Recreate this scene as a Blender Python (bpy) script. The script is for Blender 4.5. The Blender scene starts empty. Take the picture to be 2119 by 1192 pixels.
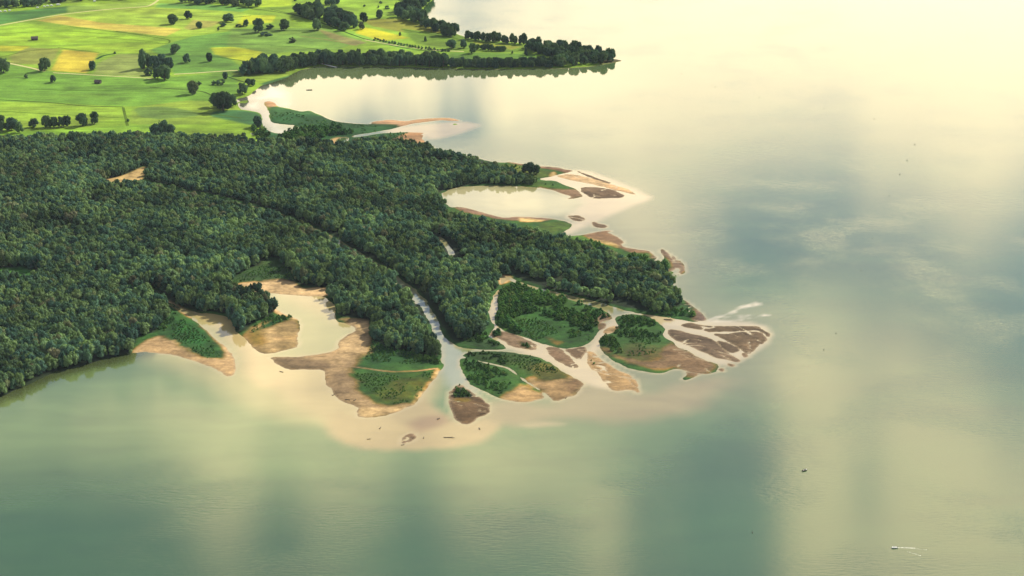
import bpy, bmesh, math, random
import numpy as np
from mathutils import Vector, Matrix

random.seed(7)
RNG = np.random.default_rng(7)
scene = bpy.context.scene
COL = scene.collection
R = math.radians

# ------------------------------------------------------------------ camera
CAM_H, CAM_DIP, F_PX = 600.0, R(21.0), 3380.0
CX, CY = 1059.5, 596.0
cam_data = bpy.data.cameras.new('camera')
cam_data.sensor_fit = 'HORIZONTAL'
cam_data.angle = 2 * math.atan(CX / F_PX)
cam_data.clip_start, cam_data.clip_end = 5.0, 60000.0
cam = bpy.data.objects.new('camera', cam_data)
cam.location = (0, 0, CAM_H)
cam.rotation_euler = (math.pi / 2 - CAM_DIP, 0, 0)
COL.objects.link(cam)
scene.camera = cam

# ------------------------------------------------------------------ sky, sun, exposure
SUN_EL, SUN_AZ = R(38.0), R(52.0)            # azimuth clockwise from +Y (the viewing direction)
SUN_DIR = Vector((math.sin(SUN_AZ) * math.cos(SUN_EL), math.cos(SUN_AZ) * math.cos(SUN_EL), math.sin(SUN_EL)))
sun_data = bpy.data.lights.new('sun', 'SUN')
sun_data.energy, sun_data.angle, sun_data.color = 5.0, R(0.5), (1.0, 0.93, 0.79)
sun = bpy.data.objects.new('sun', sun_data)
sun.rotation_euler = SUN_DIR.to_track_quat('Z', 'Y').to_euler()
sun.location = (0, 0, 900)
COL.objects.link(sun)
vs = scene.view_settings
vs.view_transform, vs.look, vs.exposure, vs.gamma = 'Standard', 'None', 0.62, 1.0
vs.use_curve_mapping = False
scene.render.film_transparent = False


def cam_ray(px, py):
    c, s = math.cos(CAM_DIP), math.sin(CAM_DIP)
    x, u = px - CX, CY - py
    return np.array([x, c * F_PX + s * u, -s * F_PX + c * u])


def at(px, py, z=0.0):
    """photo pixel -> point on the level ground"""
    d = cam_ray(px, py)
    t = (CAM_H - z) / -d[2]
    return np.array([d[0] * t, d[1] * t])


def m_per_px(px, py):
    d = cam_ray(px, py)
    return (CAM_H / -d[2])


def nodes_of(owner):
    owner.use_nodes = True
    nt = owner.node_tree
    nt.nodes.clear()
    return nt


def nn(nt, kind, **kw):
    n = nt.nodes.new(kind)
    for k, v in kw.items():
        if k.startswith('i_'):
            n.inputs[k[2:].replace('_', ' ')].default_value = v
        else:
            setattr(n, k, v)
    return n


def math_node(nt, op, a, b=None, c=None, clamp=False):
    n = nt.nodes.new('ShaderNodeMath')
    n.operation, n.use_clamp = op, clamp
    for i, v in enumerate((a, b, c)):
        if v is None:
            continue
        if isinstance(v, (int, float)):
            n.inputs[i].default_value = v
        else:
            nt.links.new(v, n.inputs[i])
    return n.outputs[0]


def ramp(nt, fac, stops, interp='LINEAR'):
    n = nt.nodes.new('ShaderNodeValToRGB')
    n.color_ramp.interpolation = interp
    els = n.color_ramp.elements
    while len(els) > 1:
        els.remove(els[-1])
    for i, (p, c) in enumerate(stops):
        e = els[0] if i == 0 else els.new(p)
        e.position = p
        e.color = (*c, 1)
    nt.links.new(fac, n.inputs[0])
    return n.outputs[0]


def mix_rgb(nt, fac, a, b, mode='MIX'):
    n = nt.nodes.new('ShaderNodeMix')
    n.data_type, n.blend_type = 'RGBA', mode
    for sock, v in ((n.inputs[0], fac), (n.inputs[6], a), (n.inputs[7], b)):
        if isinstance(v, (int, float)):
            sock.default_value = v
        elif isinstance(v, tuple):
            sock.default_value = (*v, 1) if len(v) == 3 else v
        else:
            nt.links.new(v, sock)
    return n.outputs[2]


world = bpy.data.worlds.new('World')
scene.world = world
wt = nodes_of(world)
sky = nn(wt, 'ShaderNodeTexSky', sky_type='NISHITA')
sky.sun_disc = False
sky.sun_elevation, sky.sun_rotation = SUN_EL, SUN_AZ
sky.altitude, sky.air_density, sky.dust_density, sky.ozone_density = 500, 1.0, 1.6, 1.0
SKY_STRENGTH = 0.10
# broken summer cloud: a soft deck that thickens towards the bright, hazy east where the sun stands.
# The lake mirrors the part of it between 11 and 31 degrees above the horizon.
tc = nn(wt, 'ShaderNodeTexCoord')
sep = nn(wt, 'ShaderNodeSeparateXYZ')
wt.links.new(tc.outputs['Generated'], sep.inputs[0])
dx, dy, dz = sep.outputs
az = math_node(wt, 'ARCTAN2', dx, dy)
el = math_node(wt, 'ARCSINE', dz)
mp = nn(wt, 'ShaderNodeMapping')
wt.links.new(tc.outputs['Generated'], mp.inputs[0])
mp.inputs['Scale'].default_value = (1.9, 1.9, 0.55)
mp.inputs['Location'].default_value = (3.1, 1.7, 0.4)
nz1 = nn(wt, 'ShaderNodeTexNoise', i_Scale=9.0, i_Detail=5.0, i_Roughness=0.55)
wt.links.new(mp.outputs[0], nz1.inputs['Vector'])
cover = math_node(wt, 'MULTIPLY_ADD', nz1.outputs[0], 2.2, -1.08)


def sky_dir(px, py):
    d = cam_ray(px, py)
    d = d / np.linalg.norm(d)
    return math.atan2(d[0], d[1]), math.asin(-d[2])


# cloud banks (+) and open sky (-) as the lake mirrors them: photo place, spread in px, weight
BANKS = [(2000, 40, 620, 200, 1.0), (1450, 110, 380, 130, 0.75), (1000, 30, 300, 60, 0.35), (600, 170, 180, 70, 0.55), (1050, 215, 240, 60, 0.2),
         (1950, 330, 230, 80, 0.45), (1400, 430, 120, 90, 0.4), (1760, 780, 120, 130, 0.6), (1640, 800, 45, 130, 0.35), (2000, 930, 170, 170, 0.85), (1880, 960, 40, 120, 0.4), (1690, 1000, 45, 150, 0.5),
         (1250, 1090, 60, 110, 1.0), (1010, 985, 90, 90, 0.9), (690, 1000, 100, 100, 0.9), (470, 1040, 55, 110, 0.8), (330, 900, 200, 60, 0.5), (1990, 1170, 170, 90, 1.0), (1700, 1160, 80, 80, 0.9), (1140, 1010, 40, 90, 0.4),
         (1650, 510, 220, 110, -0.7), (1830, 330, 110, 50, -0.3), (1500, 1000, 22, 150, 0.4), (1385, 1080, 25, 100, 0.4), (1780, 1000, 25, 150, -0.45), (1900, 1060, 25, 130, -0.4), (2065, 1100, 25, 110, -0.45), (1570, 890, 80, 110, -0.45), (1050, 420, 150, 50, 0.4), (1320, 930, 130, 50, -0.5), (1450, 1050, 80, 120, -0.35),
         (850, 1160, 380, 60, -0.7), (80, 1090, 200, 120, -0.8), (2090, 700, 100, 60, -0.5), (1840, 1060, 70, 70, -0.5), (580, 1060, 35, 110, -0.6), (850, 1030, 40, 100, -0.6)]
field = cover
for (bx, by, rx, ry, w) in BANKS:
    a0, e0 = sky_dir(bx, by)
    a1 = sky_dir(bx + rx, by)[0] - a0
    e1 = sky_dir(bx, by + ry)[1] - e0
    da = math_node(wt, 'MULTIPLY', math_node(wt, 'SUBTRACT', az, a0), 1.0 / a1)
    de = math_node(wt, 'MULTIPLY', math_node(wt, 'SUBTRACT', el, e0), 1.0 / e1)
    r2 = math_node(wt, 'ADD', math_node(wt, 'MULTIPLY', da, da), math_node(wt, 'MULTIPLY', de, de))
    g = math_node(wt, 'EXPONENT', math_node(wt, 'MULTIPLY', r2, -0.5))
    field = math_node(wt, 'MULTIPLY_ADD', g, w, field)
mask = nn(wt, 'ShaderNodeMapRange', interpolation_type='SMOOTHSTEP')
mask.inputs[1].default_value, mask.inputs[2].default_value = -0.15, 0.85
wt.links.new(field, mask.inputs[0])
# clouds brighten towards the sun's side of the sky
toward = nn(wt, 'ShaderNodeVectorMath', operation='DOT_PRODUCT')
wt.links.new(tc.outputs['Generated'], toward.inputs[0])
toward.inputs[1].default_value = SUN_DIR
glow = math_node(wt, 'POWER', math_node(wt, 'MAXIMUM', toward.outputs['Value'], 0.0), 3.0)
low = math_node(wt, 'EXPONENT', math_node(wt, 'MULTIPLY', math_node(wt, 'MAXIMUM', dz, 0.0), -0.95))
bright = math_node(wt, 'MULTIPLY_ADD', glow, 0.6, math_node(wt, 'MULTIPLY_ADD', low, 2.5, 0.0))
cloud_bg = nn(wt, 'ShaderNodeBackground')
cloud_bg.inputs[0].default_value = (1.0, 0.82, 0.55, 1)
wt.links.new(bright, cloud_bg.inputs[1])
sky_bg = nn(wt, 'ShaderNodeBackground')
sky_bg.inputs[1].default_value = SKY_STRENGTH
wt.links.new(sky.outputs[0], sky_bg.inputs[0])
wmix = nn(wt, 'ShaderNodeMixShader')
wt.links.new(mask.outputs[0], wmix.inputs[0])
wt.links.new(sky_bg.outputs[0], wmix.inputs[1])
wt.links.new(cloud_bg.outputs[0], wmix.inputs[2])
wout = nn(wt, 'ShaderNodeOutputWorld')
wt.links.new(wmix.outputs[0], wout.inputs[0])

# ------------------------------------------------------------------ helpers
K_LIT = 1.75          # sunlit level ground: picture value = base colour * K_LIT


def lin(c):
    c = np.array(c, float) / 255.0
    return np.where(c <= 0.04045, c / 12.92, ((c + 0.055) / 1.055) ** 2.4)


def alb(r, g, b, k=None):
    return np.clip(lin((r, g, b)) / (k or K_LIT), 0.004, 0.85)


def vnoise(x, y, scale, seed=0):
    """smooth value noise, 0..1"""
    x, y = np.asarray(x) / scale, np.asarray(y) / scale
    xi, yi = np.floor(x).astype(np.int64), np.floor(y).astype(np.int64)
    fx, fy = x - xi, y - yi
    fx, fy = fx * fx * (3 - 2 * fx), fy * fy * (3 - 2 * fy)

    def h(a, b):
        n = (a * 374761393 + b * 668265263 + seed * 974711) & 0x7fffffff
        n = ((n ^ (n >> 13)) * 1274126177) & 0x7fffffff
        return ((n ^ (n >> 16)) & 0xffff) / 65535.0
    a, b, c, d = h(xi, yi), h(xi + 1, yi), h(xi, yi + 1), h(xi + 1, yi + 1)
    return (a * (1 - fx) + b * fx) * (1 - fy) + (c * (1 - fx) + d * fx) * fy


def fbm(x, y, scale, seed=0, octaves=4):
    v, amp, tot = 0, 1.0, 0
    for o in range(octaves):
        v = v + amp * vnoise(x, y, scale / 2 ** o, seed + o * 17)
        tot += amp
        amp *= 0.55
    return v / tot


def sstep(a, b, x):
    t = np.clip((x - a) / (b - a), 0, 1)
    return t * t * (3 - 2 * t)


def world_poly(pts, smooth=1, closed=True):
    P = np.array([at(*p) for p in pts])
    for _ in range(smooth):
        if closed:
            Q = np.roll(P, -1, 0)
            P = np.stack([0.8 * P + 0.2 * Q, 0.2 * P + 0.8 * Q], 1).reshape(-1, 2)
        else:
            a, b = P[:-1], P[1:]
            P = np.concatenate([P[:1], np.stack([0.8 * a + 0.2 * b, 0.2 * a + 0.8 * b], 1).reshape(-1, 2), P[-1:]])
    return P


class Grid:
    def __init__(s, x0, x1, y0, y1, step, warp=0.0):
        s.nx, s.ny = int(round((x1 - x0) / step)) + 1, int(round((y1 - y0) / step)) + 1
        s.x0, s.y0, s.step = x0, y0, step
        s.xs, s.ys = x0 + np.arange(s.nx) * step, y0 + np.arange(s.ny) * step
        s.X, s.Y = np.meshgrid(s.xs, s.ys)

    def sdf(s, P, M=30.0):
        """signed distance to polygon, negative inside, clipped to +-M"""
        d2 = np.full((s.ny, s.nx), float(M * M))
        par = np.zeros((s.ny, s.nx + 1), np.int32)
        n = len(P)
        for i in range(n):
            ax, ay = P[i]
            bx, by = P[(i + 1) % n]
            s._seg(d2, ax, ay, bx, by, M)
            if ay != by:
                lo, hi = (ay, by) if ay < by else (by, ay)
                r0 = max(0, int(math.ceil((lo - s.y0) / s.step)))
                r1 = min(s.ny - 1, int(math.ceil((hi - s.y0) / s.step)) - 1)
                if r1 >= r0:
                    rows = np.arange(r0, r1 + 1)
                    xi = ax + (s.ys[rows] - ay) / (by - ay) * (bx - ax)
                    cols = np.clip(np.ceil((xi - s.x0) / s.step), 0, s.nx).astype(int)
                    np.add.at(par, (rows, cols), 1)
        inside = (np.cumsum(par, 1)[:, :s.nx] % 2) == 1
        d = np.sqrt(d2)
        return np.where(inside, -d, d)

    def _seg(s, d2, ax, ay, bx, by, M):
        c0 = max(0, int((min(ax, bx) - M - s.x0) / s.step)); c1 = min(s.nx, int((max(ax, bx) + M - s.x0) / s.step) + 2)
        r0 = max(0, int((min(ay, by) - M - s.y0) / s.step)); r1 = min(s.ny, int((max(ay, by) + M - s.y0) / s.step) + 2)
        if c1 <= c0 or r1 <= r0:
            return
        X, Y = s.X[r0:r1, c0:c1], s.Y[r0:r1, c0:c1]
        ex, ey = bx - ax, by - ay
        L = ex * ex + ey * ey + 1e-9
        t = np.clip(((X - ax) * ex + (Y - ay) * ey) / L, 0, 1)
        q = (X - ax - t * ex) ** 2 + (Y - ay - t * ey) ** 2
        np.minimum(d2[r0:r1, c0:c1], q, out=d2[r0:r1, c0:c1])

    def line(s, P, M=12.0):
        d2 = np.full((s.ny, s.nx), float(M * M))
        for a, b in zip(P[:-1], P[1:]):
            s._seg(d2, a[0], a[1], b[0], b[1], M)
        return np.sqrt(d2)

    def sample(s, A, x, y):
        x, y = np.atleast_1d(x), np.atleast_1d(y)
        u, v = np.clip((x - s.x0) / s.step, 0, s.nx - 1.001), np.clip((y - s.y0) / s.step, 0, s.ny - 1.001)
        i, j = u.astype(int), v.astype(int)
        fu, fv = u - i, v - j
        return (A[j, i] * (1 - fu) + A[j, i + 1] * fu) * (1 - fv) + (A[j + 1, i] * (1 - fu) + A[j + 1, i + 1] * fu) * fv


def mesh_from(name, verts, faces, attrs=None, mat=None, smooth=False):
    me = bpy.data.meshes.new(name)
    verts = np.asarray(verts, np.float32)
    faces = np.asarray(faces, np.int32)
    me.vertices.add(len(verts)); me.vertices.foreach_set('co', verts.ravel())
    nl = faces.shape[1]
    me.loops.add(faces.size); me.loops.foreach_set('vertex_index', faces.ravel())
    me.polygons.add(len(faces))
    me.polygons.foreach_set('loop_start', np.arange(0, faces.size, nl, dtype=np.int32))
    me.polygons.foreach_set('loop_total', np.full(len(faces), nl, np.int32))
    if smooth:
        me.polygons.foreach_set('use_smooth', np.ones(len(faces), bool))
    me.update(calc_edges=True)
    for k, v in (attrs or {}).items():
        if v.ndim == 2:
            a = me.attributes.new(k, 'FLOAT_COLOR', 'POINT')
            rgba = np.ones((len(v), 4), np.float32); rgba[:, :3] = v
            a.data.foreach_set('color', rgba.ravel())
        else:
            a = me.attributes.new(k, 'FLOAT', 'POINT')
            a.data.foreach_set('value', v.astype(np.float32))
    if mat:
        me.materials.append(mat)
    return me


def grid_mesh(name, g, Z, keep, attrs, mat):
    """keep: bool per cell"""
    idx = np.arange(g.nx * g.ny).reshape(g.ny, g.nx)
    q = np.stack([idx[:-1, :-1], idx[:-1, 1:], idx[1:, 1:], idx[1:, :-1]], -1)[keep]
    used = np.unique(q)
    remap = np.full(g.nx * g.ny, -1); remap[used] = np.arange(len(used))
    V = np.stack([g.X.ravel(), g.Y.ravel(), Z.ravel()], 1)[used]
    at_ = {k: (v.reshape(-1, 3)[used] if v.ndim == 3 else v.ravel()[used]) for k, v in attrs.items()}
    return mesh_from(name, V, remap[q], at_, mat, smooth=True)


def link(name, data, parent=None, loc=(0, 0, 0), rot=(0, 0, 0), scale=(1, 1, 1)):
    o = bpy.data.objects.new(name, data)
    o.location, o.rotation_euler, o.scale = loc, rot, scale
    COL.objects.link(o)
    if parent is not None:
        o.parent = parent
    return o


def tag(o, label=None, cat=None, group=None, kind=None):
    if label: o['label'] = label
    if cat: o['category'] = cat
    if group: o['group'] = group
    if kind: o['kind'] = kind
    return o


# ------------------------------------------------------------------ outlines of land and water, traced on the ground
LAND = [
    # mainland with the wooded delta
    [(-700, -160), (905, -160), (900, -40), (897, 0), (882, 9), (871, 28), (890, 40), (900, 52), (922, 60), (958, 76), (1000, 83), (1060, 87), (1110, 92),
     (1160, 97), (1208, 104), (1245, 115), (1262, 121), (1291, 126), (1262, 130), (1233, 136), (1177, 141), (1080, 143), (980, 143), (927, 142), (850, 139), (806, 138),
     (717, 138), (658, 137), (623, 144), (607, 152), (592, 162), (564, 171), (539, 177), (523, 190), (518, 197), (504, 202), (491, 204), (490, 212),
     (495, 226), (520, 230), (536, 233), (543, 243), (541, 254), (549, 267), (562, 275), (582, 277), (607, 275), (618, 267), (617, 260),
     (582, 257), (564, 254), (558, 246), (558, 231), (553, 222), (547, 212), (556, 209), (568, 213), (572, 221), (592, 224), (623, 232), (638, 229), (653, 234), (669, 242),
     (684, 248), (699, 253), (732, 256), (773, 258), (768, 253), (806, 248), (829, 251), (850, 250), (870, 247), (913, 244), (932, 245), (957, 251),
     (939, 250), (913, 248), (888, 251), (857, 255), (837, 260), (819, 265), (786, 272), (735, 280), (722, 283), (740, 284), (791, 275), (844, 273), (886, 275), (870, 278),
     (878, 280), (872, 287), (878, 292), (883, 298), (900, 309), (940, 318), (980, 326), (1020, 335), (1040, 337), (1056, 336), (1084, 340), (1117, 344), (1160, 348),
     (1187, 353), (1175, 358), (1150, 362), (1138, 366), (1117, 369), (1120, 373), (1148, 374), (1168, 383), (1186, 389), (1196, 396),
     (1206, 405), (1199, 409), (1173, 412), (1185, 407), (1165, 402), (1150, 396), (1125, 389), (1097, 387), (1033, 384), (982, 384), (944, 387), (921, 396), (911, 402),
     (918, 419), (931, 430), (950, 428), (974, 433), (1020, 446), (1046, 451), (1071, 448), (1135, 452), (1173, 458), (1187, 465), (1181, 472), (1165, 481), (1147, 489),
     (1175, 489), (1209, 486), (1247, 477), (1266, 478), (1256, 481), (1270, 486), (1283, 493), (1289, 502), (1286, 507), (1302, 514), (1344, 518), (1352, 525), (1362, 533),
     (1352, 540), (1340, 549), (1344, 551), (1358, 542), (1376, 534), (1366, 524), (1366, 517), (1371, 514), (1390, 528), (1409, 540), (1419, 556), (1415, 565), (1401, 569), (1410, 560),
     (1399, 553), (1393, 560), (1384, 561), (1388, 571), (1391, 585), (1392, 604), (1401, 614), (1424, 626), (1438, 638), (1450, 648), (1464, 661), (1456, 665),
     (1432, 665), (1396, 661), (1361, 654), (1338, 650), (1310, 646), (1276, 637), (1250, 628), (1200, 617), (1150, 605), (1100, 592), (1066, 580), (1056, 573), (1036, 572), (1036, 594),
     (1023, 610), (1018, 631), (1011, 647), (1015, 663), (1024, 674), (1018, 688), (1009, 696), (1023, 702), (1040, 714), (1051, 723), (1000, 724), (960, 720),
     (946, 716), (923, 703), (906, 664), (892, 640), (872, 617), (858, 602), (840, 585), (815, 566), (787, 552), (740, 525), (700, 498), (655, 475), (600, 450), (530, 428),
     (400, 399), (330, 384), (296, 378), (292, 384), (330, 391), (400, 407), (520, 437), (595, 460), (650, 485), (690, 507), (735, 534), (775, 559), (805, 579), (830, 597), (850, 613),
     (862, 617), (875, 638), (889, 665), (895, 701), (910, 706), (911, 745), (915, 757), (909, 770), (886, 800), (863, 833), (857, 839),
     (818, 853), (783, 861), (747, 864), (737, 851), (742, 843), (716, 834), (694, 825), (686, 806), (671, 792), (674, 778), (668, 766), (630, 765), (595, 766), (573, 752),
     (557, 741), (573, 738), (615, 740), (635, 737), (678, 731), (698, 725), (701, 705), (715, 694), (735, 685), (732, 677), (715, 669), (697, 666),
     (693, 645), (695, 634), (681, 621), (667, 614), (630, 612), (590, 609), (556, 606), (538, 609), (545, 618), (558, 629), (573, 643), (594, 653), (607, 657), (619, 661),
     (621, 677), (615, 691), (621, 717), (587, 725), (564, 732), (544, 732), (527, 720), (508, 703), (491, 691), (482, 674), (471, 655), (436, 649), (411, 649),
     (379, 640), (345, 624), (330, 612), (327, 600), (316, 600), (312, 608), (330, 621), (342, 627), (375, 642), (405, 662), (439, 697), (468, 720), (482, 737), (489, 762), (482, 778),
     (468, 778), (442, 762), (399, 745), (357, 734), (308, 728), (268, 731), (228, 741), (185, 752), (137, 766), (115, 768), (103, 775), (80, 786), (54, 798), (0, 821), (-160, 885), (-700, 960)],
    # wooded bar between the two pale channels
    [(1050, 580), (1066, 586), (1100, 598), (1150, 613), (1200, 627), (1240, 640), (1262, 652), (1262, 660), (1234, 667), (1240, 680), (1236, 686), (1224, 704), (1211, 714), (1190, 719), (1168, 721), (1142, 714),
     (1115, 708), (1088, 696), (1050, 685), (1028, 672), (1026, 655), (1033, 637), (1031, 620), (1037, 600), (1044, 588)],
    # bar inside the western pale channel
    [(1022, 684), (1040, 688), (1072, 697), (1104, 711), (1108, 724), (1083, 721), (1058, 716), (1045, 704), (1026, 697), (1016, 693)],
    [(1134, 719), (1158, 722), (1177, 738), (1194, 759), (1185, 760), (1158, 748), (1137, 732)],
    [(1170, 724), (1190, 721), (1214, 717), (1210, 730), (1199, 745), (1186, 737)],
    # green island, upper and lower half
    [(964, 731), (1000, 728), (1053, 729), (1088, 736), (1115, 741), (1136, 752), (1158, 768), (1185, 782), (1203, 792), (1201, 801), (1185, 816), (1147, 830), (1140, 820), (1131, 811),
     (1099, 790), (1072, 771), (1056, 761), (1029, 753), (991, 745), (964, 737)],
    [(955, 744), (970, 743), (991, 750), (1029, 758), (1053, 766), (1066, 780), (1088, 796), (1115, 811), (1125, 823), (1093, 831), (1061, 830), (1026, 819), (1002, 807), (970, 791), (960, 768)],
    # arrow shaped bar in the river mouth
    [(950, 797), (966, 807), (979, 815), (1007, 835), (1011, 848), (1004, 859), (990, 862), (981, 869), (964, 877), (946, 866), (938, 843), (931, 830), (933, 813), (943, 803)],
    # tan bar east of the second channel
    [(1217, 727), (1228, 731), (1246, 746), (1272, 765), (1298, 776), (1316, 789), (1318, 800), (1322, 812), (1313, 806), (1298, 805), (1276, 809), (1263, 798), (1244, 776), (1224, 759), (1217, 741)],
    # large bar with scrub and brown flat
    [(1276, 656), (1300, 651), (1340, 656), (1357, 666), (1370, 675), (1376, 681), (1370, 690), (1374, 698), (1388, 707), (1399, 720), (1418, 725), (1440, 738), (1462, 749), (1486, 756), (1477, 771),
     (1447, 772), (1431, 783), (1414, 786), (1425, 774), (1416, 764), (1403, 762), (1388, 763), (1368, 772), (1340, 768), (1309, 763), (1276, 750), (1257, 737), (1244, 722), (1241, 711), (1247, 697),
     (1272, 690), (1284, 678), (1278, 666)],
    [(1250, 690), (1268, 686), (1281, 677), (1270, 675), (1256, 683)], [(1238, 670), (1252, 670), (1246, 679), (1239, 683)],
    # outer mud bars
    [(1383, 681), (1409, 686), (1420, 690), (1470, 700), (1484, 711), (1492, 722), (1523, 740), (1532, 747), (1523, 749), (1505, 743), (1484, 741), (1451, 726), (1418, 711), (1396, 702), (1385, 693)],
    [(1473, 691), (1505, 691), (1540, 687), (1571, 687), (1585, 702), (1577, 712), (1571, 709), (1562, 720), (1549, 734), (1534, 720), (1505, 704)],
    [(1409, 673), (1423, 669), (1449, 674), (1484, 676), (1549, 676), (1569, 675), (1578, 681), (1592, 691), (1590, 697), (1583, 689), (1566, 683), (1527, 685), (1473, 687), (1451, 681), (1423, 677)],
    [(1483, 704), (1505, 711), (1527, 722), (1527, 727), (1514, 731), (1497, 720)],
    [(1536, 731), (1543, 732), (1546, 738), (1540, 740)], [(1489, 764), (1496, 763), (1495, 768)], [(1507, 752), (1520, 756), (1513, 758)],
    [(1371, 660), (1392, 662), (1394, 665), (1376, 664)],
    # bars off the round bay
    [(1153, 365), (1173, 360), (1193, 362), (1206, 365), (1240, 375), (1263, 383), (1293, 390), (1314, 402), (1306, 400), (1288, 396), (1262, 389), (1224, 379), (1186, 373)],
    [(1193, 354), (1215, 361), (1240, 371), (1264, 380), (1240, 373), (1212, 364)],
    [(1205, 388), (1240, 389), (1265, 393), (1288, 403), (1285, 409), (1262, 409), (1232, 411), (1218, 405), (1208, 398)],
    [(1175, 447), (1195, 446), (1211, 453), (1200, 458), (1184, 455)],
    [(1228, 459), (1238, 464), (1254, 468), (1248, 472), (1232, 468)],
    [(937, 256), (945, 257), (941, 258.5)], [(500, 209), (512, 208), (508, 213), (498, 213)], [(827, 915), (836, 905), (852, 898), (860, 905), (848, 914), (836, 919)],
]
POOLS = [  # water cut out of the land
    [(516, 276), (527, 272), (533, 276), (524, 281)],
    [(690, 293), (704, 284), (720, 283), (722, 290), (712, 297), (698, 300)],
    [(904, 488), (918, 492), (932, 508), (940, 526), (931, 530), (922, 512), (912, 500)],
    [(420, 284), (445, 281), (446, 284), (424, 287)],
]
land_w = [world_poly(p, 1) for p in LAND]
pool_w = [world_poly(p, 1) for p in POOLS]

river_w = world_poly([(292, 381), (400, 403), (530, 432), (600, 455), (655, 480), (700, 503), (787, 556), (850, 604), (872, 625)], 1, closed=False)

# two ground grids: fine over the delta, coarser over the meadows behind
Y_SPLIT = 2060.0
DG = Grid(-640.0, 430.0, 1190.0, Y_SPLIT, 1.35)
MG = Grid(-1500.0, 500.0, Y_SPLIT, 3960.0, 4.0)


def build_fields(g, sdf_m):
    s = np.full((g.ny, g.nx), sdf_m)
    who = np.zeros((g.ny, g.nx), int)
    for i, P in enumerate(land_w):
        d = g.sdf(P, sdf_m) - (1.8 if i else 0.0)
        who = np.where(d < s, i, who)
        s = np.minimum(s, d)
    s = np.maximum(s, 6.0 - g.line(river_w, 30.0))
    for P in pool_w:
        s = np.maximum(s, -g.sdf(P, sdf_m))
    wob = (fbm(g.X, g.Y, 7, 3, 3) - 0.5) * 3.0 + (fbm(g.X, g.Y, 22, 13, 2) - 0.5) * 3.0 + (fbm(g.X, g.Y, 60, 9, 2) - 0.5) * 2.0
    s = s + wob
    if g.step < 3:   # rills cut into the rims of the bare bars
        a_ = R(-30)
        uu, vv = g.X * math.cos(a_) + g.Y * math.sin(a_), -g.X * math.sin(a_) + g.Y * math.cos(a_)
        ridge = np.abs(fbm(uu / 3.2, vv + (fbm(g.X, g.Y, 30, 4, 2) - 0.5) * 26, 13, 45, 3) - 0.5)
        bars = ~np.isin(who, (0, 1, 5, 6, 9)) | (g.X > 150)
        cut = np.where(bars & (s > -11), 0.9 - ridge * 75, -9.0)
        s = np.maximum(s, cut)
    return s, who


D_sdf, D_who = build_fields(DG, 30.0)
M_sdf, M_who = build_fields(MG, 40.0)


def height(g, s, who):
    d = -s
    low = np.where(who == 0, 1.0, 0.55)
    z = np.where(d > 0, low * (1 - np.exp(-d / 5.0)) + 0.02 * np.minimum(d, 4), 0.12 * d)
    z = z + np.where(d > 1, (fbm(g.X, g.Y, 11, 21, 3) - 0.5) * 0.35 * np.clip(d / 8, 0, 1), 0)
    return np.where(d > 0.2, np.maximum(z, 0.02), z)


D_z, M_z = height(DG, D_sdf, D_who), height(MG, M_sdf, M_who)


def ground_z(x, y):
    return float(DG.sample(D_z, x, y)[0]) if y < Y_SPLIT else float(MG.sample(M_z, x, y)[0])


# ------------------------------------------------------------------ what grows or lies where: base colours of the ground
FOREST = (28, 48, 32)
MARSH = (44, 92, 42)
MARSH_DARK = (30, 70, 42)
MARSH_LIT = (72, 118, 44)
MUD = (132, 108, 82)
MUD_GREY = (126, 110, 88)
TAN = (196, 164, 116)
PALE = (222, 198, 154)
SCRUB = (34, 76, 42)

D_col = np.empty((DG.ny, DG.nx, 3)); D_col[:] = alb(*MARSH)
M_col = np.empty((MG.ny, MG.nx, 3)); M_col[:] = alb(140, 178, 44)


def paint(g, C, pts, rgb, feather=4.0, wob=3.0, wob_scale=16, amount=1.0, seed=0, smooth=1):
    P = world_poly(pts, smooth)
    lo, hi = P.min(0) - 30, P.max(0) + 30
    c0, c1 = max(0, int((lo[0] - g.x0) / g.step)), min(g.nx, int((hi[0] - g.x0) / g.step) + 1)
    r0, r1 = max(0, int((lo[1] - g.y0) / g.step)), min(g.ny, int((hi[1] - g.y0) / g.step) + 1)
    if c1 - c0 < 2 or r1 - r0 < 2:
        return
    sub = Grid.__new__(Grid)
    sub.x0, sub.y0, sub.step = g.xs[c0], g.ys[r0], g.step
    sub.xs, sub.ys, sub.nx, sub.ny = g.xs[c0:c1], g.ys[r0:r1], c1 - c0, r1 - r0
    sub.X, sub.Y = g.X[r0:r1, c0:c1], g.Y[r0:r1, c0:c1]
    d = sub.sdf(P, 30.0) + (fbm(sub.X, sub.Y, wob_scale, 31 + seed, 4) - 0.5) * 2 * wob
    w = (amount * sstep(feather, -feather, d))[..., None]
    C[r0:r1, c0:c1] = C[r0:r1, c0:c1] * (1 - w) + alb(*rgb) * w


def streak(g, C, pts, rgb, width=2.0, amount=1.0):
    P = world_poly(pts, 2, closed=False)
    d = g.line(P)
    w = (amount * sstep(width, width * 0.4, d))[..., None]
    C[:] = C * (1 - w) + alb(*rgb) * w


LATE = [([(545, 236), (700, 240), (900, 262), (1060, 300), (1060, 340), (540, 340)], MARSH, 4, 2)]
# sandbars: bare, each with its own tone
sand_tone = {3: MUD_GREY, 4: MUD, 8: (178, 146, 100), 10: TAN, 11: MUD, 12: (128, 108, 86), 13: (116, 102, 80), 14: (112, 98, 76), 15: (114, 98, 78), 18: MUD,
             19: (132, 112, 84), 20: PALE, 21: (130, 110, 84), 22: MUD, 23: MUD}
for i in range(1, len(LAND)):
    if i in (1, 5, 6, 9):
        continue
    m = (D_who == i)[..., None]
    D_col = np.where(m, alb(*sand_tone.get(i, (138, 114, 88))), D_col)
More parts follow.
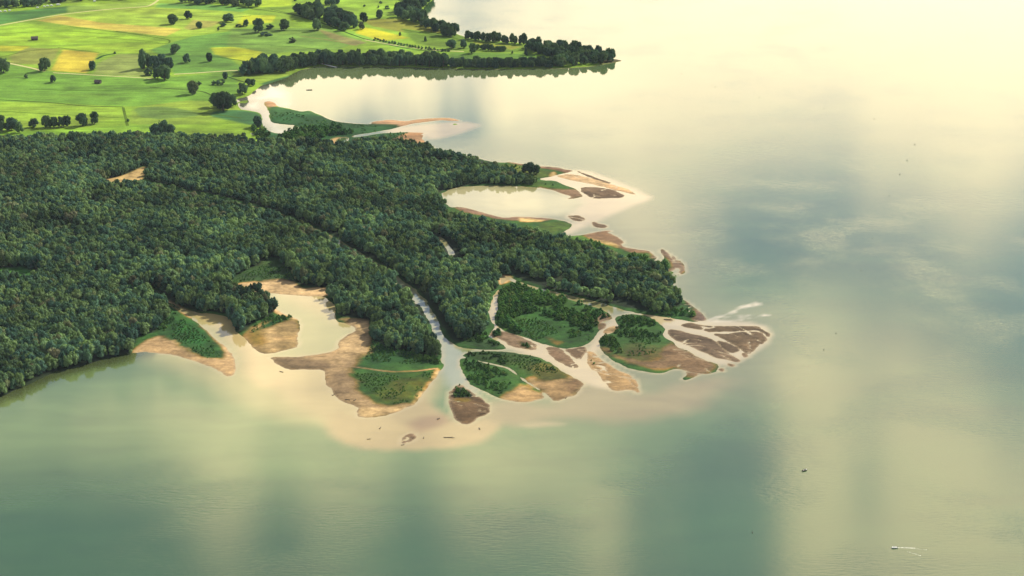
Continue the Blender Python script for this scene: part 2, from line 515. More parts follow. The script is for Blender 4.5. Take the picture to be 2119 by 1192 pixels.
# shore sand of the mainland and the green islands
for pts, rgb, fe, wo in [
    ([(268, 733), (300, 708), (335, 695), (360, 705), (400, 728), (440, 745), (466, 735), (458, 715), (430, 690), (400, 662), (345, 625), (352, 622), (412, 655), (450, 698), (492, 730), (498, 765), (484, 785), (440, 770), (360, 740)], (186, 154, 108), 3, 3),
    ([(340, 690), (372, 706), (412, 722), (440, 735), (410, 734), (360, 716)], (204, 184, 140), 3, 4),
    ([(460, 602), (487, 590), (516, 583), (558, 577), (601, 582), (616, 593), (622, 600), (680, 596), (680, 616), (600, 615), (540, 614)], (202, 172, 124), 3, 3),
    ([(540, 600), (575, 640), (622, 655), (626, 665), (600, 662), (566, 646), (545, 620)], (198, 170, 122), 2, 2),
    ([(500, 700), (530, 672), (580, 662), (622, 660), (628, 720), (590, 730), (545, 738), (515, 715)], (156, 136, 92), 4, 5),
    ([(548, 676), (572, 676), (576, 728), (556, 730)], (186, 164, 116), 4, 4),
    ([(508, 690), (545, 682), (548, 715), (520, 712)], (110, 112, 62), 6, 5),
    ([(550, 742), (600, 735), (690, 728), (700, 700), (720, 668), (700, 660), (775, 662), (772, 690), (760, 725), (740, 735), (740, 755), (720, 765), (735, 800), (760, 825), (800, 842), (870, 830), (860, 848), (745, 870), (690, 830), (665, 770), (590, 770)], (160, 136, 98), 5, 6),
    ([(700, 700), (735, 690), (765, 700), (768, 735), (720, 742), (690, 730)], (190, 166, 122), 6, 6),
    ([(735, 672), (775, 664), (775, 685), (745, 690)], (208, 182, 132), 4, 4),
    ([(560, 742), (615, 744), (690, 752), (680, 766), (600, 764)], (122, 106, 80), 5, 4),
    ([(672, 775), (720, 770), (740, 800), (720, 830), (690, 822)], (136, 116, 86), 6, 6),
    ([(740, 845), (790, 846), (855, 835), (850, 848), (750, 866)], (206, 176, 124), 4, 3),
    ([(850, 845), (915, 770), (905, 765), (885, 790), (855, 825)], (206, 176, 120), 3, 2),
    # green island sand ends
    ([(1090, 790), (1130, 775), (1185, 775), (1206, 795), (1186, 822), (1145, 835), (1120, 810)], (178, 146, 100), 6, 6),
    ([(1160, 790), (1206, 785), (1204, 805), (1180, 815)], (140, 112, 78), 6, 5),
    ([(1040, 828), (1062, 800), (1080, 795), (1128, 822), (1095, 836), (1060, 834)], (188, 154, 104), 5, 6),
    # arrow bar
    ([(930, 795), (1015, 830), (1015, 880), (940, 875)], (124, 98, 68), 3, 3),
    ([(935, 814), (950, 797), (980, 815), (975, 824), (940, 825)], (28, 58, 40), 2, 2),
    ([(938, 826), (976, 824), (970, 832), (942, 833)], (118, 112, 54), 3, 3),
    # large east bar
    ([(1243, 720), (1262, 735), (1310, 755), (1370, 765), (1400, 758), (1430, 785), (1490, 760), (1440, 735), (1400, 715), (1385, 708), (1370, 720), (1330, 742), (1280, 738), (1262, 722)], (132, 106, 76), 5, 5),
    ([(1262, 698), (1280, 715), (1294, 735), (1286, 737), (1268, 714)], (150, 118, 84), 3, 3),
    ([(1335, 702), (1355, 706), (1340, 708)], PALE, 2, 2),
    # bar in the western pale channel
    ([(1022, 684), (1040, 688), (1110, 712), (1110, 728), (1045, 706)], (170, 142, 110), 4, 3),
    ([(1022, 684), (1040, 688), (1040, 698), (1020, 695)], (34, 66, 40), 2, 2),
    ([(1072, 706), (1100, 713), (1096, 722), (1078, 716)], (44, 76, 40), 3, 2),
    ([(1088, 678), (1105, 676), (1118, 684), (1128, 690)], (192, 168, 96), 2, 2), ([(1130, 696), (1150, 706), (1166, 708), (1150, 714)], (152, 122, 62), 4, 3),
    ([(1218, 650), (1262, 652), (1256, 668), (1236, 672), (1222, 660)], (140, 118, 94), 4, 3),
    # clearings with gravel track in the wood, pool rims
    ([(206, 376), (250, 366), (282, 352), (300, 345), (306, 356), (290, 376), (262, 384), (228, 390)], (196, 170, 112), 4, 5),
    ([(640, 486), (660, 483), (690, 488), (688, 496), (650, 494)], (140, 128, 80), 4, 4),
    ([(1030, 570), (1058, 570), (1056, 584), (1030, 590)], (204, 178, 128), 3, 3),
    ([(680, 292), (706, 282), (700, 296), (684, 300)], (220, 180, 120), 3, 2),
    # sand of the spits off the far lagoon
    ([(545, 208), (574, 208), (574, 221), (552, 224)], (206, 164, 120), 4, 3),
    ([(764, 250), (830, 246), (960, 244), (960, 254), (840, 264), (826, 262), (822, 259), (770, 257)], (202, 160, 118), 4, 3),
    ([(812, 292), (846, 272), (890, 274), (890, 304), (862, 296)], (190, 148, 104), 3, 3),
    # round bay rims
    ([(1040, 334), (1190, 351), (1180, 360), (1140, 352), (1090, 346)], (132, 100, 74), 3, 2),
    ([(1136, 358), (1150, 356), (1150, 366), (1136, 368)], (190, 160, 104), 3, 2),
    ([(1110, 385), (1150, 390), (1190, 392), (1210, 405), (1170, 414), (1140, 398)], (140, 112, 84), 4, 4),
    ([(940, 428), (974, 432), (1030, 446), (1135, 450), (1160, 454), (1110, 459), (1040, 456), (960, 440)], (138, 108, 84), 3, 3),
    ([(1070, 452), (1100, 454), (1130, 458), (1080, 462)], (206, 178, 118), 3, 3),
    # spits on the east shore
    ([(1200, 488), (1250, 474), (1270, 476), (1292, 500), (1305, 512), (1346, 516), (1364, 534), (1346, 536), (1300, 522), (1260, 508), (1230, 500)], (128, 100, 72), 3, 3),
    ([(1215, 492), (1262, 502), (1285, 510), (1275, 516), (1235, 504)], (198, 166, 108), 3, 3),
    ([(1366, 512), (1394, 528), (1422, 556), (1405, 572), (1384, 570), (1382, 560), (1394, 552), (1380, 535), (1364, 524)], (116, 96, 78), 3, 2),
    ([(1420, 622), (1440, 636), (1468, 662), (1454, 668), (1428, 662), (1436, 650), (1424, 634)], (112, 92, 80), 3, 3),
]:
    paint(DG, D_col, pts, rgb, fe, wo)
    if min(p[1] for p in pts) < 320 and pts[0][0] > 500:
        LATE.append((pts, rgb, fe, wo))
streak(DG, D_col, [(687, 757), (744, 762), (801, 771), (860, 770), (905, 764)], (166, 150, 118), 1.8, 0.8)
streak(DG, D_col, [(760, 782), (800, 776), (850, 775)], (30, 66, 40), 2.6, 0.7)
streak(DG, D_col, [(720, 776), (745, 792), (770, 795)], (140, 118, 92), 2.5, 0.8)

# woods: dark leaf litter under the trees
WOODS = {
    'delta': [[(-260, 292), (0, 290), (60, 291), (200, 288), (310, 286), (420, 289), (500, 293), (545, 292), (600, 296), (660, 300), (680, 303), (725, 298), (760, 290), (800, 284), (830, 296), (880, 308), (900, 316), (930, 322), (980, 331),
               (1030, 340), (1040, 352), (1060, 362), (1090, 372), (1115, 378), (1095, 384), (1033, 382), (980, 382), (920, 394), (904, 404), (908, 424), (926, 446), (960, 456), (1020, 469), (1060, 478),
               (1095, 488), (1130, 500), (1165, 507), (1195, 515), (1225, 526), (1255, 535), (1290, 546), (1320, 553), (1345, 566), (1370, 564), (1380, 576), (1385, 588), (1388, 604), (1396, 616), (1412, 628),
               (1405, 642), (1380, 648), (1338, 646), (1276, 633), (1200, 613), (1150, 601), (1100, 588), (1060, 570), (1030, 570), (1030, 594), (1012, 612), (1006, 640), (1005, 668), (1000, 690), (965, 706), (945, 711),
               (926, 700), (909, 662), (895, 638), (876, 615), (860, 599), (842, 582), (817, 562), (790, 548), (742, 521), (702, 494), (656, 471), (602, 446), (532, 424), (402, 395), (330, 380), (300, 372), (285, 380), (292, 388), (330, 395),
               (400, 411), (520, 441), (595, 464), (650, 489), (690, 511), (735, 538), (772, 562), (802, 583), (828, 601), (848, 617), (860, 624), (871, 642), (884, 668), (890, 704), (905, 710), (906, 738), (880, 738), (850, 732),
               (800, 722), (772, 705), (766, 680), (760, 664), (735, 660), (705, 658), (697, 648), (696, 632), (684, 618), (684, 600), (655, 594), (622, 592), (606, 575), (600, 552), (560, 545), (520, 560), (485, 580), (468, 594),
               (470, 604), (500, 607), (535, 612), (558, 632), (566, 645), (560, 655), (538, 660), (508, 685), (492, 688), (484, 672), (473, 653), (436, 646), (411, 646), (380, 637), (348, 622), (332, 608), (324, 596), (308, 602), (322, 622),
               (342, 634), (347, 652), (340, 670), (318, 690), (285, 700), (268, 733), (228, 746), (185, 757), (137, 771), (110, 776), (84, 790), (54, 803), (0, 827), (-180, 892), (-260, 910)]],
}
wood_w = world_poly(WOODS['delta'][0], 0)
CLEAR = [  # open ground inside the wood
    [(-40, 556), (40, 556), (86, 562), (98, 574), (70, 586), (10, 592), (-40, 590)],
    [(206, 376), (250, 366), (282, 352), (300, 342), (308, 352), (294, 378), (262, 386), (228, 392)],
    [(480, 576), (520, 555), (548, 548), (556, 534), (575, 532), (580, 548), (604, 556), (612, 584), (560, 580), (500, 590)],
    [(640, 488), (660, 484), (692, 488), (690, 498), (648, 497)],
    [(505, 290), (560, 288), (630, 293), (650, 302), (560, 300), (520, 304)],
    [(380, 530), (388, 530), (392, 590), (380, 594)],
    [(690, 300), (725, 292), (745, 296), (700, 306)],
]
clear_w = [world_poly(p, 1) for p in CLEAR]
GAPS = [([(290, 380), (400, 403), (530, 432), (600, 455), (655, 480), (700, 503), (787, 556), (850, 604)], 8.0), ([(1150, 587), (1220, 605), (1290, 630), (1350, 650)], 6.0), ([(846, 600), (866, 618), (884, 645), (900, 680), (920, 712)], 13.5),
        ([(880, 334), (950, 336), (1036, 343)], 6.0), ([(900, 488), (922, 503), (938, 528), (946, 545)], 10.0), ([(280, 606), (312, 601), (330, 612), (345, 625)], 8.0),
        ([(640, 497), (690, 520), (760, 545)], 4.0), ([(150, 590), (230, 560), (330, 545)], 5.0), ([(1000, 545), (1060, 566), (1130, 592)], 5.0), ([(0, 470), (90, 462), (180, 480), (240, 470)], 5.0), ([(560, 340), (640, 372), (740, 385), (800, 420)], 4.0)]
gap_w = [(world_poly(p, 1, closed=False), w) for p, w in GAPS]
D_wood = DG.sdf(wood_w, 30.0) + (fbm(DG.X, DG.Y, 40, 181, 3) - 0.5) * 5
D_floor = D_wood.copy()
for P, hw in gap_w:
    D_wood = np.maximum(D_wood, hw - DG.line(P, 30.0) + (fbm(DG.X, DG.Y, 25, 71, 2) - 0.5) * 6)
for P in clear_w:
    D_wood = np.maximum(D_wood, -DG.sdf(P, 30.0))
    D_floor = np.maximum(D_floor, -DG.sdf(P, 30.0))
M_wood = MG.sdf(wood_w, 30.0) + sstep(2080, 2140, MG.Y) * (fbm(MG.X, MG.Y, 60, 191, 3) - 0.5) * 70
for P in clear_w[4:]:
    M_wood = np.maximum(M_wood, -MG.sdf(P, 30.0))
w = sstep(3, -3, D_floor)[..., None]
D_col = D_col * (1 - w) + alb(*FOREST) * w
# meadow and marsh tones
for pts, rgb, fe, wo in [
    (CLEAR[0], (58, 122, 60), 5, 5), (CLEAR[2], (46, 82, 46), 5, 5), (CLEAR[5], (56, 84, 50), 3, 3), (CLEAR[4], (60, 112, 48), 4, 4), (CLEAR[6], (70, 110, 48), 4, 4),
    ([(340, 640), (352, 632), (400, 665), (440, 705), (466, 735), (466, 748), (430, 745), (390, 728), (350, 705), (330, 690)], (38, 84, 42), 4, 4),
    ([(360, 655), (390, 668), (430, 705), (420, 720), (380, 706), (350, 680)], (36, 98, 46), 8, 8),
    ([(520, 690), (548, 672), (590, 654), (606, 658), (590, 668), (540, 684)], (30, 86, 42), 4, 3),
    ([(770, 700), (800, 722), (905, 742), (912, 758), (880, 764), (800, 768), (740, 758), (744, 740), (770, 730)], (36, 84, 44), 5, 6),
    ([(715, 772), (800, 780), (905, 770), (880, 802), (858, 830), (818, 842), (780, 832), (745, 800), (735, 785)], (44, 84, 34), 5, 6),
    ([(820, 792), (880, 786), (850, 826), (815, 836), (800, 815)], (76, 94, 34), 10, 10),
    ([(966, 733), (1053, 732), (1115, 744), (1160, 770), (1180, 784), (1130, 790), (1090, 775), (1060, 758), (1000, 742)], (46, 82, 38), 6, 6),
    ([(1090, 752), (1135, 758), (1170, 776), (1140, 786), (1100, 776)], (78, 92, 44), 8, 8),
    ([(958, 746), (990, 752), (1050, 768), (1075, 795), (1050, 815), (1010, 808), (972, 788)], (36, 84, 40), 5, 4),
    ([(1040, 640), (1100, 650), (1180, 655), (1235, 665), (1226, 700), (1190, 716), (1130, 705), (1060, 682)], (42, 92, 40), 6, 6),
    ([(1250, 700), (1270, 692), (1285, 678), (1300, 660), (1355, 668), (1372, 682), (1368, 700), (1386, 708), (1370, 730), (1340, 752), (1295, 742), (1262, 730), (1246, 715)], (46, 92, 42), 5, 5),
    ([(1300, 720), (1350, 715), (1372, 722), (1350, 750), (1305, 745)], (84, 88, 52), 10, 8),
    ([(1000, 600), (1022, 600), (1014, 650), (1000, 680), (1010, 692), (1000, 716), (956, 716), (985, 700), (1000, 660)], (40, 92, 42), 4, 4),
    ([(950, 712), (1000, 700), (1045, 715), (1040, 722), (975, 720)], (38, 74, 40), 3, 3),
    ([(1335, 640), (1400, 640), (1425, 630), (1438, 645), (1440, 662), (1390, 658)], (44, 92, 48), 4, 3),
    ([(1165, 492), (1200, 488), (1225, 496), (1270, 512), (1300, 528), (1345, 522), (1346, 540), (1320, 548), (1270, 530), (1200, 512)], (56, 108, 44), 4, 4),
    ([(1125, 462), (1175, 460), (1185, 466), (1165, 480), (1135, 486), (1110, 474)], (64, 100, 42), 4, 3),
    ([(1038, 340), (1065, 340), (1095, 350), (1138, 356), (1140, 364), (1110, 368), (1070, 366), (1042, 352)], (70, 102, 40), 4, 4),
    ([(1060, 372), (1125, 374), (1165, 384), (1190, 392), (1150, 394), (1100, 386), (1060, 384)], (52, 96, 40), 4, 4),
    ([(785, 276), (846, 275), (842, 286), (815, 290), (790, 284)], (48, 92, 50), 3, 3),
]:
    paint(DG, D_col, pts, rgb, fe * 1.25, wo * 1.7, 13)

# ---- meadow: mown, ripe and rough parcels
for pts, rgb, fe, wo in [
    ([(-200, 60), (0, 54), (120, 32), (230, 20), (330, 15), (480, 24), (560, 40), (500, 60), (380, 75), (220, 52), (80, 44)], (168, 200, 62), 3, 3),
    ([(-200, 40), (0, 28), (60, 22), (140, 14), (230, 14), (120, 30), (0, 52), (-200, 70)], (84, 138, 56), 3, 3),
    ([(140, 14), (320, 4), (330, 12), (240, 18), (140, 28)], (148, 182, 66), 3, 3),
    ([(330, 8), (420, 10), (520, 18), (500, 26), (400, 20), (320, 17)], (112, 168, 68), 3, 3),
    ([(-150, 70), (60, 52), (210, 66), (350, 88), (330, 92), (200, 92), (60, 96), (-150, 90)], (160, 202, 46), 3, 3),
    ([(75, 44), (122, 33), (208, 48), (376, 61), (344, 76), (230, 64), (142, 54)], (206, 192, 80), 3, 3),
    ([(-150, 92), (60, 97), (60, 107), (-150, 107)], (186, 190, 38), 3, 3),
    ([(58, 100), (126, 102), (106, 136), (20, 132), (20, 118)], (146, 156, 66), 3, 3),
    ([(130, 104), (204, 111), (178, 153), (105, 147)], (216, 198, 62), 3, 2),
    ([(126, 100), (240, 90), (345, 92), (300, 112), (240, 110), (204, 111)], (168, 204, 50), 3, 3),
    ([(204, 132), (245, 113), (290, 114), (288, 142), (318, 162), (194, 154)], (146, 164, 78), 3, 3),
    ([(310, 104), (400, 76), (480, 66), (470, 120), (520, 150), (360, 154), (340, 120)], (106, 156, 56), 3, 3),
    ([(436, 100), (540, 96), (545, 118), (508, 130), (444, 114)], (188, 202, 40), 3, 3),
    ([(400, 42), (460, 46), (440, 56), (396, 64), (380, 60)], (186, 186, 84), 3, 3),
    ([(-200, 134), (20, 134), (110, 150), (320, 164), (480, 150), (500, 190), (440, 220), (250, 222), (110, 214), (-200, 206)], (118, 166, 52), 3, 3),
    ([(-200, 208), (110, 215), (250, 224), (265, 245), (150, 264), (-200, 268)], (150, 186, 52), 3, 3),
    ([(270, 224), (420, 206), (520, 232), (500, 244), (420, 258), (266, 262)], (142, 172, 54), 3, 3),
    ([(268, 224), (350, 222), (430, 240), (300, 250)], (116, 150, 62), 3, 3),
    ([(440, 232), (495, 228), (540, 234), (540, 254), (525, 262), (470, 250), (436, 242)], (72, 124, 66), 3, 3),
    ([(-200, 262), (0, 276), (110, 270), (260, 262), (320, 258), (320, 275), (200, 280), (0, 290), (-200, 290)], (136, 182, 50), 3, 3),
    ([(528, -30), (612, -30), (604, 14), (536, 16)], (178, 208, 40), 3, 3),
    ([(505, 33), (570, 33), (564, 48), (490, 54)], (196, 210, 36), 3, 3),
    ([(480, 60), (700, 60), (760, 80), (700, 104), (560, 112), (470, 96)], (122, 162, 60), 3, 3),
    ([(660, 62), (760, 90), (730, 96), (680, 80)], (150, 148, 84), 3, 3),
    ([(670, 50), (760, 76), (850, 98), (930, 110), (840, 104), (720, 76)], (138, 190, 60), 3, 3),
    ([(690, -30), (830, -30), (812, 34), (760, 40), (740, 20), (690, 8)], (150, 190, 50), 3, 3),
    ([(750, 42), (830, 40), (900, 60), (960, 78), (860, 72), (770, 56)], (146, 150, 46), 3, 3),
    ([(750, 56), (848, 80), (790, 86), (736, 70)], (198, 198, 34), 3, 3),
    ([(830, 60), (960, 76), (1100, 98), (1100, 112), (960, 104), (860, 92)], (106, 140, 34), 3, 3),
    ([(930, 110), (1100, 112), (1120, 120), (1060, 128), (930, 128)], (104, 146, 44), 3, 3),
    ([(980, 88), (1080, 98), (1060, 104), (990, 96)], (146, 156, 48), 3, 3),
    ([(505, 154), (580, 150), (600, 152), (590, 160), (540, 172), (500, 168)], (146, 176, 56), 3, 3),
    ([(540, 174), (595, 158), (612, 150), (600, 164), (545, 180)], (64, 104, 52), 3, 2),
    ([(1240, 114), (1295, 126), (1240, 134)], (96, 88, 54), 3, 2),
    ([(553, 222), (575, 221), (625, 231), (640, 228), (700, 254), (775, 260), (826, 260), (800, 270), (730, 282), (640, 280), (610, 268), (618, 260), (560, 252)], (62, 106, 52), 3, 2),
    ([(545, 206), (575, 206), (575, 220), (552, 222)], (206, 164, 120), 3, 3),
    ([(764, 250), (830, 246), (960, 243), (960, 254), (840, 264), (828, 261), (822, 258), (770, 257)], (202, 160, 118), 3, 3),
]:
    paint(MG, M_col, pts, rgb, fe, wo, 40, 1.0, 5, 0 if pts[0][1] < 200 else 1)
    if pts[0][1] > 200:
        paint(DG, D_col, pts, rgb, fe, wo, 40, 1.0, 5)
for pts, rgb, fe, wo in LATE:
    paint(MG, M_col, pts, rgb, fe, wo, 40, 1.0, 5)
# edges of the wood on the coarse grid
w = sstep(6, -6, M_wood)[..., None]
M_col = M_col * (1 - w) + alb(*FOREST) * w
# mottling: tussocks, silt streaks and old flow lines
mot = fbm(DG.X, DG.Y, 9, 101, 4)
mid_ = fbm(DG.X, DG.Y, 34, 111, 4)
ang = R(-28)
u_, v_ = DG.X * math.cos(ang) + DG.Y * math.sin(ang), -DG.X * math.sin(ang) + DG.Y * math.cos(ang)
flow = fbm(u_ / 5.0 + (fbm(DG.X, DG.Y, 60, 121, 2) - 0.5) * 6, v_ + (fbm(DG.X, DG.Y, 50, 131, 3) - 0.5) * 40, 7, 141, 4)
sandy = sstep(1.0, 1.5, D_col[..., 0] / np.maximum(D_col[..., 1], 1e-4))
val = 1.04 + (mot - 0.5) * (1.1 - 0.4 * sandy) + (mid_ - 0.5) * 0.8 + (flow - 0.5) * 1.0 * sandy + (vnoise(DG.X, DG.Y, 2.6, 201) - 0.5) * 0.35
D_col *= np.clip(val, 0.35, 1.8)[..., None]
oliv = (sstep(0.48, 0.72, mid_) * (1 - sandy) * 0.5)[..., None]
D_col = D_col * (1 - oliv) + D_col * np.array([1.9, 1.25, 0.9]) * oliv
D_col *= np.where((D_who == 0), 1 + 0.18 * sandy, 1.0)[..., None]
dark_bar = ~np.isin(D_who, (0, 1, 5, 6, 8, 9))
D_col *= np.where(dark_bar, 0.80, 1.0)[..., None]
damp = (sstep(0.56, 0.7, flow) * sandy * 0.3)[..., None]
D_col = D_col * (1 - damp) + alb(96, 80, 64) * damp
D_col *= 1 + (1 - sandy)[..., None] * np.array([0.40, 0.04, -0.22])
mm = fbm(MG.X, MG.Y, 60, 151, 4)
M_col *= 0.93 * (1 + (mm - 0.5) * 0.7 + (fbm(MG.X / 3, MG.Y * 1.0, 18, 161, 3) - 0.5) * 0.9 + (fbm(MG.X, MG.Y, 22, 163, 3) - 0.5) * 0.5)[..., None]
yel = (sstep(0.5, 0.75, fbm(MG.X / 2.5, MG.Y, 50, 171, 4)) * 0.5)[..., None]
M_col = M_col * (1 - yel) + M_col * np.array([1.16, 1.03, 0.9]) * yel
# pale silt rim just above the waterline of the bars
rim = (sstep(1.5, 0.5, -D_sdf) * sandy * 0.5)[..., None]
D_col = D_col * (1 - rim) + alb(214, 190, 150) * rim
# wet rim at every waterline
for g, C, s in ((DG, D_col, D_sdf), (MG, M_col, M_sdf)):
    wet = (sstep(1.6, 0.2, -s) * 0.45)[..., None]
    C[:] = C * (1 - wet) + C * np.array([0.62, 0.6, 0.58]) * wet

# ------------------------------------------------------------------ materials
def mat(name):
    m = bpy.data.materials.new(name)
    return m, nodes_of(m)


def ground_material():
    m, nt = mat('ground_surface')
    a = nn(nt, 'ShaderNodeAttribute', attribute_name='tone')
    geo = nn(nt, 'ShaderNodeNewGeometry')
    n1 = nn(nt, 'ShaderNodeTexNoise', i_Scale=0.35, i_Detail=4.0, i_Roughness=0.65)
    n2 = nn(nt, 'ShaderNodeTexNoise', i_Scale=0.035, i_Detail=4.0, i_Roughness=0.55)
    mpn = nn(nt, 'ShaderNodeMapping')
    mpn.inputs['Scale'].default_value = (0.02, 0.16, 1.0)
    mpn.inputs['Rotation'].default_value = (0, 0, R(-12))
    nt.links.new(geo.outputs['Position'], mpn.inputs[0])
    n3 = nn(nt, 'ShaderNodeTexNoise', i_Scale=1.0, i_Detail=3.0, i_Roughness=0.55)
    nt.links.new(mpn.outputs[0], n3.inputs['Vector'])
    for n in (n1, n2):
        nt.links.new(geo.outputs['Position'], n.inputs['Vector'])
    v = math_node(nt, 'MULTIPLY_ADD', n1.outputs[0], 0.9, 0.55)
    v = math_node(nt, 'MULTIPLY', v, math_node(nt, 'MULTIPLY_ADD', n2.outputs[0], 0.7, 0.65))
    v = math_node(nt, 'MULTIPLY', v, math_node(nt, 'MULTIPLY_ADD', n3.outputs[0], 1.0, 0.50))
    comb = nn(nt, 'ShaderNodeVectorMath', operation='SCALE')
    nt.links.new(a.outputs['Color'], comb.inputs[0])
    nt.links.new(v, comb.inputs['Scale'])
    p = nn(nt, 'ShaderNodeBsdfPrincipled', i_Roughness=0.9)
    p.inputs['Specular IOR Level'].default_value = 0.15
    nt.links.new(comb.outputs[0], p.inputs['Base Color'])
    b = nn(nt, 'ShaderNodeBump', i_Strength=0.6, i_Distance=0.5)
    nt.links.new(n1.outputs[0], b.inputs['Height'])
    nt.links.new(b.outputs[0], p.inputs['Normal'])
    o = nn(nt, 'ShaderNodeOutputMaterial')
    nt.links.new(p.outputs[0], o.inputs[0])
    return m


def water_material():
    m, nt = mat('lake_water')
    body = nn(nt, 'ShaderNodeAttribute', attribute_name='tone')
    calm = nn(nt, 'ShaderNodeAttribute', attribute_name='calm')
    geo = nn(nt, 'ShaderNodeNewGeometry')
    # wind ripples: fine crests lying across the breeze, in patches
    mpr = nn(nt, 'ShaderNodeMapping')
    mpr.inputs['Rotation'].default_value = (0, 0, R(14))
    mpr.inputs['Scale'].default_value = (0.11, 0.45, 1.0)
    nt.links.new(geo.outputs['Position'], mpr.inputs[0])
    rip = nn(nt, 'ShaderNodeTexNoise', i_Scale=1.0, i_Detail=3.0, i_Roughness=0.6)
    nt.links.new(mpr.outputs[0], rip.inputs['Vector'])
    mp2 = nn(nt, 'ShaderNodeMapping')
    mp2.inputs['Rotation'].default_value = (0, 0, R(14))
    mp2.inputs['Scale'].default_value = (0.012, 0.05, 1.0)
    nt.links.new(geo.outputs['Position'], mp2.inputs[0])
    patch = nn(nt, 'ShaderNodeTexNoise', i_Scale=0.010, i_Detail=3.0, i_Roughness=0.5)
    nt.links.new(geo.outputs['Position'], patch.inputs['Vector'])
    pw = nn(nt, 'ShaderNodeMapRange', interpolation_type='SMOOTHSTEP')
    pw.inputs[1].default_value, pw.inputs[2].default_value = 0.42, 0.68
    nt.links.new(patch.outputs[0], pw.inputs[0])
    openw = math_node(nt, 'SUBTRACT', 1.0, calm.outputs['Fac'])
    amt = math_node(nt, 'MULTIPLY', openw, math_node(nt, 'MULTIPLY_ADD', pw.outputs[0], 0.8, 0.2))
    b = nn(nt, 'ShaderNodeBump', i_Distance=1.0)
    nt.links.new(math_node(nt, 'MULTIPLY', amt, 0.13), b.inputs['Strength'])
    nt.links.new(rip.outputs[0], b.inputs['Height'])
    wn = nn(nt, 'ShaderNodeTexWhiteNoise', noise_dimensions='3D')
    snap = nn(nt, 'ShaderNodeVectorMath', operation='SCALE')
    snap.inputs['Scale'].default_value = 6.0
    nt.links.new(geo.outputs['Position'], snap.inputs[0])
    nt.links.new(snap.outputs[0], wn.inputs['Vector'])
    sp = nn(nt, 'ShaderNodeSeparateColor')
    nt.links.new(wn.outputs['Color'], sp.inputs[0])
    tri = math_node(nt, 'SUBTRACT', math_node(nt, 'ADD', sp.outputs[0], sp.outputs[1]), 1.0)
    slope = math_node(nt, 'MULTIPLY', tri, math_node(nt, 'MULTIPLY_ADD', openw, 0.021, 0.002))
    side = math_node(nt, 'MULTIPLY', math_node(nt, 'SUBTRACT', sp.outputs[2], 0.5), math_node(nt, 'MULTIPLY', openw, 0.012))
    tilt = nn(nt, 'ShaderNodeCombineXYZ')
    nt.links.new(side, tilt.inputs[0]); nt.links.new(slope, tilt.inputs[1])
    vadd = nn(nt, 'ShaderNodeVectorMath', operation='ADD')
    nt.links.new(b.outputs[0], vadd.inputs[0]); nt.links.new(tilt.outputs[0], vadd.inputs[1])
    vnrm = nn(nt, 'ShaderNodeVectorMath', operation='NORMALIZE')
    nt.links.new(vadd.outputs[0], vnrm.inputs[0])
    p = nn(nt, 'ShaderNodeBsdfPrincipled')
    p.inputs['IOR'].default_value = 1.85
    nt.links.new(body.outputs['Color'], p.inputs['Base Color'])
    nt.links.new(math_node(nt, 'MULTIPLY_ADD', openw, 0.05, 0.05), p.inputs['Roughness'])
    nt.links.new(vnrm.outputs[0], p.inputs['Normal'])
    o = nn(nt, 'ShaderNodeOutputMaterial')
    nt.links.new(p.outputs[0], o.inputs[0])
    return m


def leaf_material(name, dark, mid, lit, odd):
    m, nt = mat(name)
    oi = nn(nt, 'ShaderNodeObjectInfo')
    geo = nn(nt, 'ShaderNodeNewGeometry')
    col = ramp(nt, oi.outputs['Random'], [(0.0, dark), (0.35, mid), (0.72, lit), (0.93, lit), (1.0, odd)])
    isl = math_node(nt, 'MULTIPLY_ADD', geo.outputs['Random Per Island'], 0.5, 0.75)
    big = nn(nt, 'ShaderNodeTexNoise', i_Scale=0.014, i_Detail=3.0)
    nt.links.new(oi.outputs['Location'], big.inputs['Vector'])
    isl = math_node(nt, 'MULTIPLY', isl, math_node(nt, 'MULTIPLY_ADD', big.outputs[0], 2.8, -0.35))
    sc = nn(nt, 'ShaderNodeVectorMath', operation='SCALE')
    nt.links.new(col, sc.inputs[0])
    nt.links.new(isl, sc.inputs['Scale'])
    d = nn(nt, 'ShaderNodeBsdfDiffuse')
    t = nn(nt, 'ShaderNodeBsdfTranslucent')
    nt.links.new(sc.outputs[0], d.inputs[0])
    tint = mix_rgb(nt, 1.0, sc.outputs[0], (1.15, 1.25, 0.5), 'MULTIPLY')
    nt.links.new(tint, t.inputs[0])
    mx = nn(nt, 'ShaderNodeMixShader')
    mx.inputs[0].default_value = 0.30
    nt.links.new(d.outputs[0], mx.inputs[1]); nt.links.new(t.outputs[0], mx.inputs[2])
    o = nn(nt, 'ShaderNodeOutputMaterial')
    nt.links.new(mx.outputs[0], o.inputs[0])
    return m


def plain(name, rgb, rough=0.7, noise=0.25, scale=3.0, spec=0.3):
    m, nt = mat(name)
    tcn = nn(nt, 'ShaderNodeTexCoord')
    n = nn(nt, 'ShaderNodeTexNoise', i_Scale=scale, i_Detail=3.0)
    nt.links.new(tcn.outputs['Object'], n.inputs['Vector'])
    c = mix_rgb(nt, n.outputs[0], tuple(v * (1 - noise) for v in rgb), tuple(min(1, v * (1 + noise)) for v in rgb))
    p = nn(nt, 'ShaderNodeBsdfPrincipled', i_Roughness=rough)
    p.inputs['Specular IOR Level'].default_value = spec
    nt.links.new(c, p.inputs['Base Color'])
    o = nn(nt, 'ShaderNodeOutputMaterial')
    nt.links.new(p.outputs[0], o.inputs[0])
    return m


